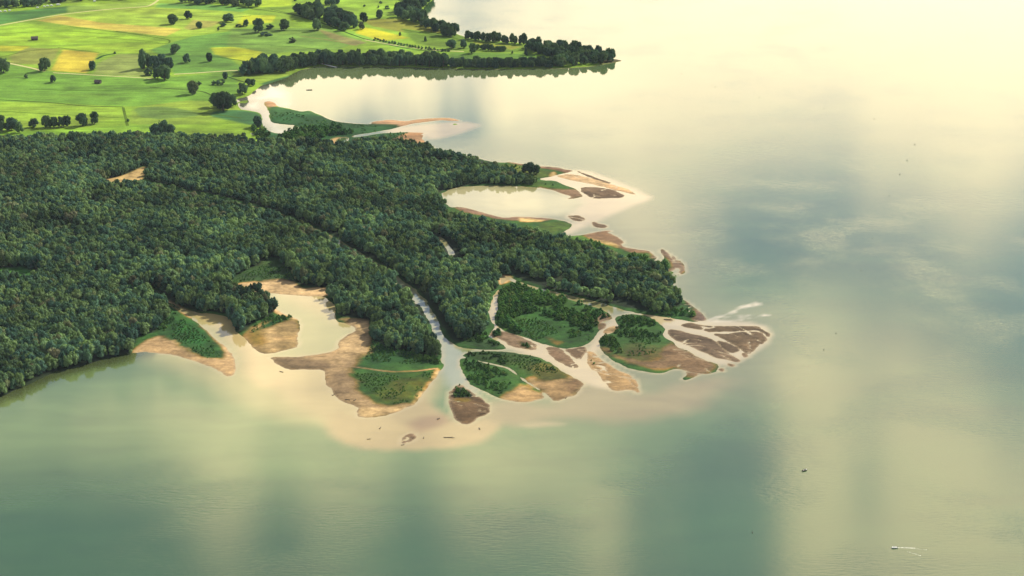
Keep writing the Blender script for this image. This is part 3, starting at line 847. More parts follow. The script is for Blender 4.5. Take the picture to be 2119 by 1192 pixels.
M_GROUND, M_WATER = ground_material(), water_material()
M_LEAF = leaf_material('forest_leaf', (0.044, 0.094, 0.074), (0.074, 0.140, 0.088), (0.142, 0.212, 0.088), (0.160, 0.158, 0.096))
M_FIELD_LEAF = leaf_material('field_tree_leaf', (0.040, 0.078, 0.060), (0.054, 0.102, 0.062), (0.078, 0.130, 0.058), (0.095, 0.120, 0.062))
M_SCRUB = leaf_material('scrub_leaf', (0.038, 0.100, 0.036), (0.054, 0.132, 0.040), (0.084, 0.165, 0.044), (0.12, 0.16, 0.055))
M_BARK = plain('bark', (0.10, 0.075, 0.055), 0.9)
M_WOOD_DARK = plain('weathered_board', (0.055, 0.045, 0.038), 0.85)
M_ROOF = plain('old_roof', (0.075, 0.062, 0.055), 0.8)
M_WHITE = plain('white_paint', (0.80, 0.80, 0.77), 0.4, 0.05)
M_GLASS = plain('dark_glass', (0.03, 0.035, 0.04), 0.12, 0.05, 1.0, 0.6)
M_TYRE = plain('tyre', (0.03, 0.03, 0.03), 0.8)
M_PATH = plain('gravel_path', tuple(alb(222, 216, 150)), 0.95, 0.2, 0.2, 0.1)
M_DRIFT = plain('driftwood', (0.09, 0.07, 0.05), 0.9)
M_FOAM = plain('foam', (0.85, 0.84, 0.76), 0.6, 0.08, 0.6)
M_BUOY = plain('dark_buoy', (0.045, 0.038, 0.03), 0.6)
M_DECK = plain('pale_deck', (0.78, 0.76, 0.70), 0.8, 0.12, 1.0)
M_CLOTH = plain('dark_clothing', (0.05, 0.05, 0.06), 0.9)

# ------------------------------------------------------------------ ground meshes
def cells(A, fn):
    return fn(fn(A[:-1, :-1], A[:-1, 1:]), fn(A[1:, :-1], A[1:, 1:]))


keepD, keepM = cells(D_z, np.maximum) > -0.25, cells(M_z, np.maximum) > -0.25
cellwho = D_who[:-1, :-1]
attrD = {'tone': D_col}
tag(link('ground', grid_mesh('ground', DG, D_z, keepD & (cellwho == 0), attrD, M_GROUND)), 'wooded river delta land with marsh and sandy rims', kind='structure')
BAR_LABEL = {1: 'wooded bar between the two pale channels', 5: 'upper half of the green island right of the river mouth', 6: 'lower shrubby half of the green island right of the river mouth',
             7: 'arrow shaped brown bar with a dark green tip in the river mouth', 8: 'long tan bar east of the second channel', 9: 'large bar with green scrub and a brown flat',
             12: 'grey mud bar farthest out from the delta', 13: 'long thin mud bar at the far edge of the delta front', 11: 'brown mud bar crossed by ripple marks beside the eastern channel'}
for i in range(1, len(LAND)):
    k = keepD & (cellwho == i)
    if k.any():
        ob = link('sandbar' if i not in (1, 5, 6, 9) else 'island', grid_mesh('bar', DG, D_z, k, attrD, M_GROUND))
        tag(ob, BAR_LABEL.get(i), kind='structure')
tag(link('meadow', grid_mesh('meadow', MG, M_z, keepM, {'tone': M_col}, M_GROUND)), 'bright green and yellow meadow parcels behind the forest', kind='structure')
# land running on to the horizon, left of and beyond the picture
far = [(-24000, 900, 0.9), (-1500, 900, 0.9), (-1500, Y_SPLIT, 1.0), (-1500, 3960, 1.0), (-160, 3960, 1.0), (-400, 24000, 1.0), (-24000, 24000, 1.0)]
ft = np.tile(alb(96, 134, 52), (len(far), 1))
fm = bpy.data.meshes.new('far_land')
fm.from_pydata([(x, y, z) for x, y, z in far], [], [(0, 1, 2, 3, 4, 5, 6)])
fa = fm.attributes.new('tone', 'FLOAT_COLOR', 'POINT')
fa.data.foreach_set('color', np.hstack([ft, np.ones((len(far), 1))]).astype(np.float32).ravel())
fm.materials.append(M_GROUND)
tag(link('far_land', fm), 'low farmland running on past the picture', kind='structure')


# ------------------------------------------------------------------ water
WG = Grid(-700.0, 740.0, 952.0, 3000.0, 4.0)
W_col = np.empty((WG.ny, WG.nx, 3))
DEEP = (70, 103, 57)
W_col[:] = alb(*DEEP)


def wpaint(pts, rgb, fe, wo=6, sc=60, amount=1.0, seed=3):
    P = world_poly(pts, 1)
    d = WG.sdf(P, 160.0 if fe > 30 else 60.0) + (fbm(WG.X, WG.Y, sc, 51 + seed, 4) - 0.5) * 2 * wo
    w_ = (amount * sstep(fe, -fe, d))[..., None]
    W_col[:] = W_col * (1 - w_) + alb(*rgb) * w_


# milky lake water round the delta, then the sediment plumes of the arms
wpaint([(-300, 780), (100, 760), (300, 720), (600, 700), (1500, 560), (1640, 640), (1600, 760), (1480, 840), (1300, 930), (1000, 1010), (650, 1020), (300, 990), (-300, 1000)], (130, 150, 90), 100, 40, 160)
wpaint([(900, 280), (1060, 330), (1330, 370), (1400, 440), (1460, 540), (1480, 620), (1620, 640), (1620, 780), (1480, 820), (1250, 870), (1000, 760), (1000, 430)], (146, 146, 96), 60, 20, 120)
wpaint([(420, 130), (900, 130), (1300, 140), (1300, 320), (1000, 300), (500, 280)], (112, 128, 84), 80, 20, 150)
wpaint([(280, 735), (420, 640), (560, 600), (720, 600), (760, 700), (720, 830), (760, 860), (640, 880), (520, 850), (360, 770)], (184, 178, 116), 20, 10, 80)
wpaint([(540, 590), (720, 600), (740, 690), (690, 735), (600, 742), (540, 770), (600, 840), (740, 900), (800, 900), (920, 800), (900, 720), (760, 700)], (206, 186, 126), 14, 5, 60)
wpaint([(330, 610), (480, 640), (560, 735), (600, 800), (520, 800), (480, 700)], (214, 190, 130), 10, 4, 50)
wpaint([(690, 850), (760, 868), (830, 858), (880, 815), (900, 850), (960, 880), (1012, 860), (1025, 850), (1060, 850), (1040, 880), (1000, 918), (930, 930), (830, 933), (730, 925), (680, 890)], (198, 176, 118), 7, 9, 45)
wpaint([(842, 875), (880, 860), (920, 856), (930, 872), (900, 885), (862, 896)], (172, 140, 94), 8, 3, 20, 0.8)
wpaint([(1020, 840), (1060, 835), (1150, 835), (1210, 800), (1260, 800), (1330, 815), (1400, 790), (1490, 775), (1520, 790), (1440, 850), (1300, 880), (1150, 870), (1080, 880), (1020, 870)], (170, 156, 106), 14, 16, 60)
wpaint([(790, 550), (870, 610), (960, 720), (1000, 830), (930, 810), (900, 740), (880, 660), (780, 570)], (172, 176, 146), 8, 2, 30)
wpaint([(280, 380), (560, 440), (700, 500), (800, 570), (780, 560), (640, 480), (280, 386)], (120, 126, 104), 8, 2, 30)
wpaint([(1010, 580), (1060, 570), (1050, 660), (1120, 700), (1200, 740), (1240, 690), (1270, 650), (1290, 690), (1230, 730), (1260, 760), (1330, 810), (1210, 800), (1130, 745), (1010, 710)], (214, 194, 150), 5, 2, 30)
wpaint([(1335, 645), (1420, 660), (1580, 668), (1600, 700), (1540, 745), (1490, 760), (1390, 715), (1360, 680)], (216, 198, 156), 6, 2, 30)
for pts_, w_st in [([(1464, 662), (1490, 655), (1512, 648), (1534, 636), (1562, 627)], 4.5), ([(1490, 656), (1515, 655), (1545, 654), (1590, 653)], 3.5), ([(1500, 660), (1530, 662), (1560, 658), (1582, 652)], 4.5), ([(1520, 646), (1545, 634), (1575, 629)], 2.5), ([(1478, 664), (1520, 664), (1556, 664)], 4.0)]:
    Pl = world_poly(pts_, 2, closed=False)
    dl = WG.line(Pl, 20.0) + (fbm(WG.X, WG.Y, 14, 5, 3) - 0.5) * 11
    wl = (sstep(w_st, -1.5, dl) * 0.75)[..., None]
    W_col[:] = W_col * (1 - wl) + alb(244, 228, 196) * wl
wpaint([(1190, 352), (1230, 356), (1320, 395), (1350, 410), (1300, 430), (1210, 470), (1165, 490), (1150, 488), (1190, 460), (1170, 445), (1200, 420), (1130, 375), (1120, 366)], (208, 188, 146), 8, 4, 40)
wpaint([(905, 395), (1000, 380), (1180, 405), (1210, 415), (1180, 445), (1050, 450), (930, 435)], (198, 190, 142), 12, 4, 60)
wpaint([(820, 262), (960, 250), (1000, 258), (960, 275), (890, 290), (870, 280), (790, 274)], (190, 170, 124), 10, 5, 60)
wpaint([(480, 200), (560, 170), (600, 200), (560, 280), (620, 280), (520, 250)], (186, 186, 172), 20, 5, 60)
wpaint([(1070, 880), (1120, 872), (1180, 878), (1100, 886)], (216, 190, 140), 6, 3, 30, 0.6)
# shoals shine through next to sand
W_s = np.where(WG.Y < Y_SPLIT - 2, DG.sample(D_sdf, WG.X.ravel(), WG.Y.ravel()).reshape(WG.X.shape), MG.sample(M_sdf, WG.X.ravel(), WG.Y.ravel()).reshape(WG.X.shape))
inD = (WG.X > DG.xs[0]) & (WG.X < DG.xs[-1]) & (WG.Y > DG.ys[0])
sand_near = inD & (WG.X > -330)
sh = (np.where(sand_near, sstep(4.0, 0.5, W_s), 0) * 0.55)[..., None]
W_col = W_col * (1 - sh) + alb(216, 196, 144) * sh
curl = (fbm(WG.X, WG.Y, 120, 83, 3) - 0.5) * 60
strk = fbm(WG.X / 4.5 + curl, WG.Y + curl, 16, 79, 4)
shore_reflection = ((WG.X < -330) & inD) * sstep(26, 4, W_s + (fbm(WG.X, WG.Y, 30, 87, 3) - 0.5) * 14) * sstep(-300, -370, WG.X) * 0.75  # dark reflection of the forest, painted into the water colour along the left shore
W_col = W_col * (1 - shore_reflection[..., None]) + alb(64, 68, 40) * shore_reflection[..., None]
W_col *= (1 + (fbm(WG.X, WG.Y, 90, 77, 4) - 0.5) * 0.3 + (strk - 0.5) * 0.28)[..., None]
# edges of the fine sheet settle to the open-lake colour so that the outer sheet continues it
edge = np.minimum.reduce([WG.X - WG.xs[0], WG.xs[-1] - WG.X, WG.Y - WG.ys[0], WG.ys[-1] - WG.Y])
ew = sstep(0, 60, edge)[..., None]
W_col = W_col * ew + alb(*DEEP) * (1 - ew)
calm_pts = [[(430, 120), (1300, 118), (1340, 160), (1000, 300), (620, 290), (470, 260)], [(900, 370), (1200, 400), (1190, 460), (920, 440)], [(-300, 640), (700, 560), (1000, 560), (1000, 900), (500, 860), (-300, 900)]]
calm = np.zeros_like(WG.X)
for p in calm_pts:
    calm = np.maximum(calm, sstep(60, -60, WG.sdf(world_poly(p, 1), 120.0)))
allc = np.ones((WG.ny - 1, WG.nx - 1), bool)
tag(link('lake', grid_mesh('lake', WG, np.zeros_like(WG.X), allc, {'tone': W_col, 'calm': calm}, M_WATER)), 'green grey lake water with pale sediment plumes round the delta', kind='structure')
# the rest of the lake: a frame of sheets round the fine one
x0, x1, y0, y1 = WG.xs[0], WG.xs[-1], WG.ys[0], WG.ys[-1]
B = 26000.0
V = [(-B, -4000, 0), (B, -4000, 0), (-B, y0, 0), (B, y0, 0), (x1, y0, 0), (B, y0, 0), (B, y1, 0), (x1, y1, 0), (-900, y1, 0), (B, y1, 0), (B, B, 0), (-900, B, 0), (-B, y0, 0), (x0, y0, 0), (x0, y1, 0), (-B, y1, 0)]
om = bpy.data.meshes.new('open_lake')
om.from_pydata(V, [], [(0, 1, 3, 2), (4, 5, 6, 7), (8, 9, 10, 11), (12, 13, 14, 15)])
oa = om.attributes.new('tone', 'FLOAT_COLOR', 'POINT')
oa.data.foreach_set('color', np.hstack([np.tile(alb(*DEEP), (len(V), 1)), np.ones((len(V), 1))]).astype(np.float32).ravel())
oc = om.attributes.new('calm', 'FLOAT', 'POINT')
oc.data.foreach_set('value', np.zeros(len(V), np.float32))
om.materials.append(M_WATER)
tag(link('lake', om), 'open lake water running out to the horizon', kind='structure')

# ------------------------------------------------------------------ farm tracks
def ribbon(name, pts, width, mat_, label, lift=0.12):
    P = world_poly(pts, 2, closed=False)
    Q = [P[0]]
    for a, b in zip(P[:-1], P[1:]):
        n = max(1, int(np.linalg.norm(b - a) / 8))
        Q += [a + (b - a) * k / n for k in range(1, n + 1)]
    P = np.array(Q)
    T = np.gradient(P, axis=0)
    T /= np.linalg.norm(T, axis=1)[:, None]
    N = np.stack([-T[:, 1], T[:, 0]], 1)
    w_ = width * (0.85 + 0.3 * np.array([vnoise(p[0], p[1], 20, 5) for p in P]))[:, None] / 2
    L, Rr = P + N * w_, P - N * w_
    verts, faces = [], []
    for l, r in zip(L, Rr):
        zz = max(ground_z(*l), ground_z(*r), ground_z(*(0.5 * (l + r)))) + lift
        verts += [(l[0], l[1], zz), (r[0], r[1], zz)]
    for i in range(len(P) - 1):
        faces.append((2 * i, 2 * i + 1, 2 * i + 3, 2 * i + 2))
    return tag(link(name, mesh_from(name, verts, faces, None, mat_)), label, kind='structure')


ribbon('path', [(-160, 76), (0, 54), (60, 43), (120, 32), (180, 25), (240, 19), (305, 15), (318, 9), (334, -4), (350, -20)], 5.0, M_PATH, 'pale farm track curving across the top of the meadows')
ribbon('path', [(-160, 112), (0, 130), (22, 133), (60, 141), (93, 149)], 5.0, M_PATH, 'pale farm track running in from the left to a dark round tree')
ribbon('path', [(110, 152), (178, 156), (250, 160), (316, 164)], 3.6, M_PATH, 'thin pale track below the golden field')
ribbon('path', [(360, 155), (400, 153), (440, 150), (492, 147)], 4.2, M_PATH, 'thin pale track running to the wood above the bay')
ribbon('path', [(755, 84), (810, 94), (850, 100), (900, 106), (960, 108)], 4.0, M_PATH, 'pale track along the hedge row on the headland')

# ditches and parcel seams: strips of rank dark grass between the mown parcels
DITCHES = [([(-100, 204), (0, 208), (110, 214), (170, 221), (255, 223)], (84, 110, 34), 5), ([(240, 66), (330, 80), (352, 84), (350, 92), (300, 90)], (96, 122, 32), 5),
                     ([(120, 100), (205, 110)], (120, 140, 34), 5), ([(200, 124), (214, 116), (240, 112)], (52, 100, 48), 9), ([(450, 62), (560, 64), (660, 64)], (84, 118, 40), 5),
                     ([(440, 118), (520, 130)], (84, 122, 36), 5), ([(500, 16), (600, 30), (660, 46), (720, 70), (760, 84), (850, 104), (900, 108)], (66, 92, 34), 5),
                     ([(370, 32), (470, 38), (520, 34)], (100, 130, 40), 5), ([(310, 182), (420, 190), (440, 200)], (84, 110, 40), 5), ([(200, 78), (300, 86), (330, 90)], (120, 150, 38), 4),
                     ([(0, 72), (120, 64), (260, 74)], (120, 160, 40), 4), ([(0, 120), (60, 106), (126, 101)], (110, 130, 40), 4), ([(60, 186), (200, 190), (330, 184)], (96, 140, 42), 4), ([(0, 232), (120, 238), (260, 246)], (110, 150, 40), 4),
                     ([(330, 232), (430, 236), (500, 246)], (96, 128, 44), 5), ([(255, 224), (264, 262)], (110, 140, 44), 6), ([(470, 160), (500, 170), (520, 176)], (60, 84, 36), 5), ([(560, 96), (640, 100), (700, 112)], (100, 134, 44), 5),
                     ([(620, 76), (680, 84), (740, 96)], (168, 150, 96), 4), ([(140, 56), (230, 66), (344, 78)], (110, 130, 40), 4), ([(560, 20), (620, 34), (660, 46)], (96, 130, 44), 4), ([(830, 62), (900, 74), (960, 84)], (96, 120, 36), 4)]
ditch_mats = {}
for pts, rgb, wd in DITCHES:
    if rgb not in ditch_mats:
        ditch_mats[rgb] = plain('rank_grass', tuple(alb(*rgb) * 0.75), 0.95, 0.45, 0.12, 0.05)
    ribbon('ditch', pts, wd * 0.62, ditch_mats[rgb], None, 0.09)

# ------------------------------------------------------------------ trees
def crown_mesh(name, seed, shape='round', leaves=700, mat_=None, full=1.0):
    """crown of unit height and unit half-width made of leaf clumps: many small leaf faces over a lumpy volume"""
    rs = np.random.default_rng(seed)
    if shape == 'round':
        nb = 15; base, top, prof = 0.16, 1.0, lambda t: math.sqrt(max(0.03, 1 - (1.75 * (t - 0.42)) ** 2))
    elif shape == 'tall':
        nb = 26; base, top, prof = 0.10, 1.0, lambda t: 0.62 * math.sqrt(max(0.03, 1 - (2.0 * (t - 0.45)) ** 2))
    elif shape == 'cone':
        nb = 22; base, top, prof = 0.06, 1.0, lambda t: 0.66 * max(0.06, 1 - t) ** 0.8
    else:
        nb = 14; base, top, prof = 0.0, 0.95, lambda t: math.sqrt(max(0.05, 1 - (1.15 * t) ** 2))
    nb = int(nb * full)
    blobs = []
    lean = rs.uniform(-0.12, 0.12, 2)
    for i in range(nb):
        t = rs.uniform(0.02, 0.95)
        rad = prof(t)
        a = rs.uniform(0, 2 * math.pi)
        q = math.sqrt(rs.uniform(0.15, 1.0)) * 0.78
        br = rs.uniform(0.26, 0.46) * (0.55 + 0.45 * rad)
        zz = base + (top - base) * t
        blobs.append((rad * q * math.cos(a) + lean[0] * t, rad * q * math.sin(a) + lean[1] * t, min(zz, top - br * 0.45), br))
    V, Fc = [], []
    # inner shaded volume of each clump
    ico = bmesh.new(); bmesh.ops.create_icosphere(ico, subdivisions=1, radius=1.0)
    iv = np.array([v.co[:] for v in ico.verts]); ifc = [[v.index for v in f.verts] for f in ico.faces]
    ico.free()
    zs = 0.62 if shape in ('round', 'bush') else 0.55
    for (x, y, z, r) in blobs:
        k = len(V)
        jit = rs.uniform(0.68, 1.0, len(iv))
        for p, j in zip(iv, jit):
            V.append((x + p[0] * r * j, y + p[1] * r * j, z + p[2] * r * j * zs))
        Fc += [[a + k for a in f] for f in ifc]
    per = max(10, leaves // nb)
    for (x, y, z, r) in blobs:
        for _ in range(per):
            d = rs.normal(size=3); d /= np.linalg.norm(d)
            if d[2] < -0.35:
                d[2] *= -1
            rr = r * rs.uniform(0.86, 1.12)
            c = np.array([x + d[0] * rr, y + d[1] * rr, z + d[2] * rr * zs])
            n = d + rs.normal(size=3) * 0.28
            n[2] += 0.25
            n /= np.linalg.norm(n)
            u = np.cross(n, rs.normal(size=3)); u /= np.linalg.norm(u) + 1e-9
            v = np.cross(n, u)
            s1, s2 = rs.uniform(0.05, 0.10), rs.uniform(0.035, 0.075)
            k = len(V)
            for (p, q) in ((-1, -0.6), (0.5, -1), (1, 0.5), (-0.4, 1)):
                w3 = c + u * p * s1 + v * q * s2
                V.append((w3[0], w3[1], w3[2]))
            Fc.append([k, k + 1, k + 2]); Fc.append([k, k + 2, k + 3])
    return mesh_from(name, V, Fc, None, mat_)


def trunk_mesh(name, seed, tall=False):
    """tapered bent trunk with limbs, unit crown height above ground"""
    rs = np.random.default_rng(seed)
    V, Fc = [], []

    def limb(path, radii, n=6):
        k = len(V)
        for i, (p, r) in enumerate(zip(path, radii)):
            p = np.array(p)
            t = np.array(path[min(i + 1, len(path) - 1)]) - np.array(path[max(i - 1, 0)])
            t /= np.linalg.norm(t) + 1e-9
            u = np.cross(t, (0.3, 1, 0.1)); u /= np.linalg.norm(u); v = np.cross(t, u)
            for a in range(n):
                q = p + (u * math.cos(2 * math.pi * a / n) + v * math.sin(2 * math.pi * a / n)) * r
                V.append(tuple(q))
        for i in range(len(path) - 1):
            for a in range(n):
                Fc.append((k + i * n + a, k + i * n + (a + 1) % n, k + (i + 1) * n + (a + 1) % n, k + (i + 1) * n + a))
    b = rs.uniform(-0.04, 0.04, 4)
    limb([(0, 0, -0.05), (0, 0, 0.0), (b[0], b[1], 0.25), (b[0] + b[2], b[1] + b[3], 0.55), (b[2], b[3], 0.85)], [0.075, 0.055, 0.042, 0.026, 0.01])
    for i in range(5):
        a = i * 1.26 + rs.uniform(-0.3, 0.3)
        z0 = rs.uniform(0.25, 0.5)
        L = 0.45 if not tall else 0.25
        limb([(0, 0, z0), (L * 0.5 * math.cos(a), L * 0.5 * math.sin(a), z0 + 0.14), (L * math.cos(a), L * math.sin(a), z0 + 0.32)], [0.026, 0.017, 0.006], 5)
    return mesh_from(name, V, Fc, None, M_BARK)


CROWNS = {'forest': [], 'field': [], 'scrub': []}
for i in range(6):
    CROWNS['forest'].append(crown_mesh('forest_crown', 100 + i, ['round', 'round', 'tall', 'round', 'tall', 'round'][i], 620, M_LEAF))
CROWNS['forest'].append(crown_mesh('forest_crown', 119, 'cone', 560, M_LEAF))
for i in range(5):
    CROWNS['field'].append(crown_mesh('field_crown', 200 + i, ['round', 'round', 'round', 'tall', 'cone'][i], 1100, M_FIELD_LEAF, 1.9))
for i in range(3):
    CROWNS['scrub'].append(crown_mesh('bush_crown', 300 + i, 'bush', 330, M_SCRUB))
    CROWNS['field'].append(crown_mesh('bush_crown', 320 + i, 'bush', 420, M_FIELD_LEAF))
TRUNKS = [trunk_mesh('trunk', 400 + i, i == 2) for i in range(3)]


def tree(name, x, y, h, width, crown, label, cat='tree', group=None, rot=None):
    z = ground_z(x, y)
    e = link(name, None, None, (x, y, z), (0, 0, rot if rot is not None else random.uniform(0, 6.28)))
    e.empty_display_size = 1.0
    tag(e, label, cat, group)
    link('crown', crown, e, scale=(width / 2, width / 2, h))
    link('trunk', random.choice(TRUNKS), e, scale=(h * 0.8, h * 0.8, h))
    return e


# solitary trees and bushes of the meadows: (base x, base y, height px, width px, crown, label)
FIELD_TREES = [
    (358, 51, 20, 20, 0, 'round dark tree on the upper meadow, left of a smaller tree'), (390, 40, 16, 16, 1, 'umbrella shaped tree on the upper meadow just beyond its larger neighbour'),
    (474, 46, 16, 27, 2, 'broad low tree beside the bright lime strip on the upper meadow'), (461, 56, 9, 15, 5, 'small bush below the broad low tree on the upper meadow'),
    (509, 56, 14, 12, 1, 'small tree at the end of a dark shrub row by the lime strip'), (495, 57, 6, 20, 6, 'low dark shrub row by the lime strip on the upper meadow'),
    (413, 60, 14, 12, 0, 'small upright tree below the umbrella shaped tree'), (452, 64, 8, 6, 5, 'tiny bush between two small trees on the upper meadow'),
    (535, 68, 28, 24, 2, 'big dark tree left of a low bushy one on the upper meadow'), (558, 61, 11, 19, 5, 'low bushy tree touching the big dark tree on the upper meadow'),
    (548, 75, 8, 26, 7, 'low spread of bushes below the big dark tree'), (588, 64, 23, 19, 0, 'tall dark tree standing alone between the big tree and the grove'),
    (656, 64, 24, 21, 1, 'tall round tree just below the long grove'), (605, 89, 12, 18, 5, 'low round bush alone on the rough meadow below the grove'),
    (753, 46, 19, 17, 0, 'round tree right of the grove on the headland'), (749, 62, 15, 13, 1, 'smaller tree below the round tree right of the grove'),
    (786, 39, 18, 15, 3, 'upright tree alone between the grove and the shore wood'), (788, 9, 6, 8, 6, 'tiny bush near the top edge, highest of four'),
    (754, 15, 5, 6, 5, 'tiny bush near the top edge, leftmost of four'), (783, 18, 6, 6, 6, 'tiny bush near the top edge, lower middle of four'),
    (801, 19, 7, 13, 7, 'wide low bush near the top edge, rightmost of four'), (657, 15, 17, 19, 4, 'pointed dark tree above the long grove'),
    (678, 11, 10, 14, 2, 'left tree of a small clump at the top edge beyond the grove'), (689, 11, 12, 14, 0, 'middle tree of a small clump at the top edge beyond the grove'), (699, 9, 13, 11, 3, 'right tree of a small clump at the top edge beyond the grove'),
    (611, 3, 7, 9, 5, 'small bush cut by the top edge above the grove'),
    (828, 75, 9, 7, 5, 'small bush at the end of the yellow strip on the headland'), (880, 87, 11, 7, 4, 'small pointed tree alone on the headland meadow'),
    (934, 102, 19, 21, 0, 'left of two round trees on the headland meadow'), (959, 101, 18, 15, 1, 'right of two round trees on the headland meadow'), (977, 112, 21, 18, 2, 'round tree standing lowest in the headland tree row'),
    (1060, 113, 7, 5, 6, 'tiny bush on the last meadow of the headland'), (1088, 115, 15, 9, 4, 'slim pointed tree at the edge of the headland wood'),
    (363, 112, 19, 20, 0, 'round tree right above the clump on the meadow'), (387, 131, 18, 17, 1, 'round tree right of the clump on the meadow'), (433, 129, 19, 13, 3, 'slim tree alone right of two round trees'),
    (296, 144, 41, 17, 3, 'tallest tree of the meadow clump, a slim column at its left'), (306, 141, 29, 17, 3, 'second tall tree of the meadow clump'), (321, 144, 27, 24, 0, 'round tree in the middle of the meadow clump'),
    (336, 140, 26, 26, 1, 'round tree at the back of the meadow clump'), (350, 146, 25, 20, 2, 'round tree at the right edge of the meadow clump'), (327, 164, 22, 21, 2, 'tree at the lower left front of the meadow clump'),
    (341, 167, 31, 25, 0, 'big round tree at the front of the meadow clump'), (308, 157, 15, 22, 5, 'low shrub at the left front of the meadow clump'),
    (93, 148, 26, 24, 0, 'round tree left of the golden field'), (8, 152, 29, 28, 1, 'round tree at the left edge of the picture beside the track'), (55, 163, 10, 9, 5, 'small bush below the track at the left'),
    (110, 172, 15, 12, 1, 'small thin tree below the round tree by the golden field'), (192, 146, 19, 14, 3, 'leaning tree at the right corner of the golden field'), (238, 113, 6, 6, 5, 'tiny bush at the upper end of a green ditch'),
    (400, 196, 27, 21, 0, 'tall tree with a broad shadow below the meadow clump'), (411, 178, 9, 13, 5, 'small bush behind the tall tree below the clump'), (466, 165, 15, 11, 3, 'small upright tree near the bay'),
    (442, 177, 10, 11, 5, 'left bush of a low row near the bay'), (452, 177, 10, 13, 6, 'middle bush of a low row near the bay'), (462, 177, 12, 10, 7, 'right bush of a low row near the bay'),
    (450, 222, 28, 30, 1, 'left tree of the big round clump at the bay head'), (462, 230, 38, 38, 0, 'biggest round tree of the clump at the bay head'), (478, 223, 26, 26, 2, 'right tree of the round clump at the bay head'),
    (502, 196, 23, 24, 1, 'round tree by the shore between clump and bay'), (514, 178, 14, 12, 0, 'small tree on the bay shore, left of a pair'), (524, 179, 14, 12, 2, 'small tree on the bay shore, right of a pair'),
    (533, 264, 24, 19, 3, 'dark tree beside the narrow inlet'),
    (4, 272, 30, 28, 1, 'first tree of the row in front of the forest, cut by the left edge'), (24, 272, 26, 24, 0, 'second tree of the row in front of the forest at the left'), (40, 276, 22, 18, 2, 'third and lowest tree of the row at the left edge'),
    (70, 265, 18, 19, 1, 'round tree at the left end of the middle row before the forest'), (98, 265, 24, 20, 0, 'second tree of the middle row before the forest'), (112, 265, 21, 18, 2, 'third tree of the middle row before the forest'),
    (127, 264, 21, 17, 1, 'fourth tree of the middle row before the forest'), (140, 263, 22, 17, 2, 'right end tree of the middle row before the forest'),
    (171, 262, 26, 22, 0, 'larger of the two trees right of the middle row'), (196, 258, 25, 18, 2, 'slimmer of the two trees right of the middle row'), (265, 253, 7, 7, 5, 'tiny bush alone in front of the forest'),
    (325, 286, 28, 24, 0, 'left crown of the round clump rising from the forest edge'), (339, 284, 33, 26, 1, 'highest crown of the round clump rising from the forest edge'), (353, 286, 27, 22, 2, 'right crown of the round clump rising from the forest edge'),
    (1088, 358, 18, 18, 0, 'left tree of the clump on the grassy spit'), (1099, 361, 24, 22, 1, 'tallest tree of the clump on the grassy spit'), (1110, 361, 19, 17, 2, 'right tree of the clump on the grassy spit'),
    (951, 798, 5, 4, 5, 'tiny bush at the very tip of the arrow shaped bar'),
]
for (px, py, hp, wp, ci, lab) in FIELD_TREES:
    x, y = at(px, py)
    m = math.hypot(math.hypot(x, y), CAM_H) / F_PX
    tree('field_tree' if ci < 5 else 'bush', x, y, hp * m * 0.96, wp * m * (1.06 if ci in (0, 1, 2) else 1.5 if ci in (3, 4) else 1.1), CROWNS['field'][ci], lab, 'tree' if ci < 5 else 'bush')

# tree belts along the far shores, each trunk its own tree
def in_poly(P, x, y):
    c = False
    j = len(P) - 1
    for i in range(len(P)):
        if (P[i][1] > y) != (P[j][1] > y) and x < (P[j][0] - P[i][0]) * (y - P[i][1]) / (P[j][1] - P[i][1]) + P[i][0]:
            c = not c
        j = i
    return c


def nth(k):
    return '%d%s' % (k, 'th' if 10 <= k % 100 <= 20 else {1: 'st', 2: 'nd', 3: 'rd'}.get(k % 10, 'th'))


def belt(pts, step_px, h_px, w_px, name, label, group, rows=1, row_dy=-4.0, kinds=(0, 1, 2), jit=0.35):
    rs = random.Random(len(label) * 7 + int(pts[0][0]))
    acc = 0.0
    P = [np.array(p, float) for p in pts]
    for r in range(rows):
        count = 0
        for a, b in zip(P[:-1], P[1:]):
            n = max(1, int(round(np.linalg.norm(b - a) / step_px)))
            for k in range(n):
                q = a + (b - a) * (k + rs.uniform(-jit, jit) + 0.5 * (r % 2)) / n
                q = q + (0, row_dy * r + rs.uniform(-1.2, 1.2))
                x, y = at(*q)
                m = math.hypot(math.hypot(x, y), CAM_H) / F_PX
                s = rs.uniform(0.72, 1.18)
                ci = rs.choice(kinds)
                count += 1
                row = '' if rows == 1 else ', front row' if r == 0 else ', back row' if r == rows - 1 else ', middle row'
                tree(name, x, y, h_px * m * s, w_px * m * rs.uniform(0.85, 1.2) * (1.45 if ci in (3, 4) else 1.0), CROWNS['field'][ci], label + row + ', %s from the left' % nth(count), 'tree' if ci < 5 else 'bush', group)


def grove(pts, spacing, h_px, w_px, name, label, group, kinds=(0, 1, 2)):
    rs = random.Random(len(label) * 13 + int(pts[0][0]))
    P = world_poly(pts, 0)
    lo, hi = P.min(0), P.max(0)
    y = lo[1]
    k = 0
    while y < hi[1]:
        x = lo[0] + (spacing / 2 if k % 2 else 0)
        while x < hi[0]:
            xx, yy = x + rs.uniform(-0.35, 0.35) * spacing, y + rs.uniform(-0.35, 0.35) * spacing
            if in_poly(P, xx, yy):
                m = math.hypot(math.hypot(xx, yy), CAM_H) / F_PX
                ci = rs.choice(kinds)
                tree(name, xx, yy, h_px * m * rs.uniform(0.7, 1.15), w_px * m * rs.uniform(0.8, 1.2) * (1.45 if ci in (3, 4) else 1.0), CROWNS['field'][ci], label, 'tree', group)
            x += spacing
        y += spacing * 0.87
        k += 1


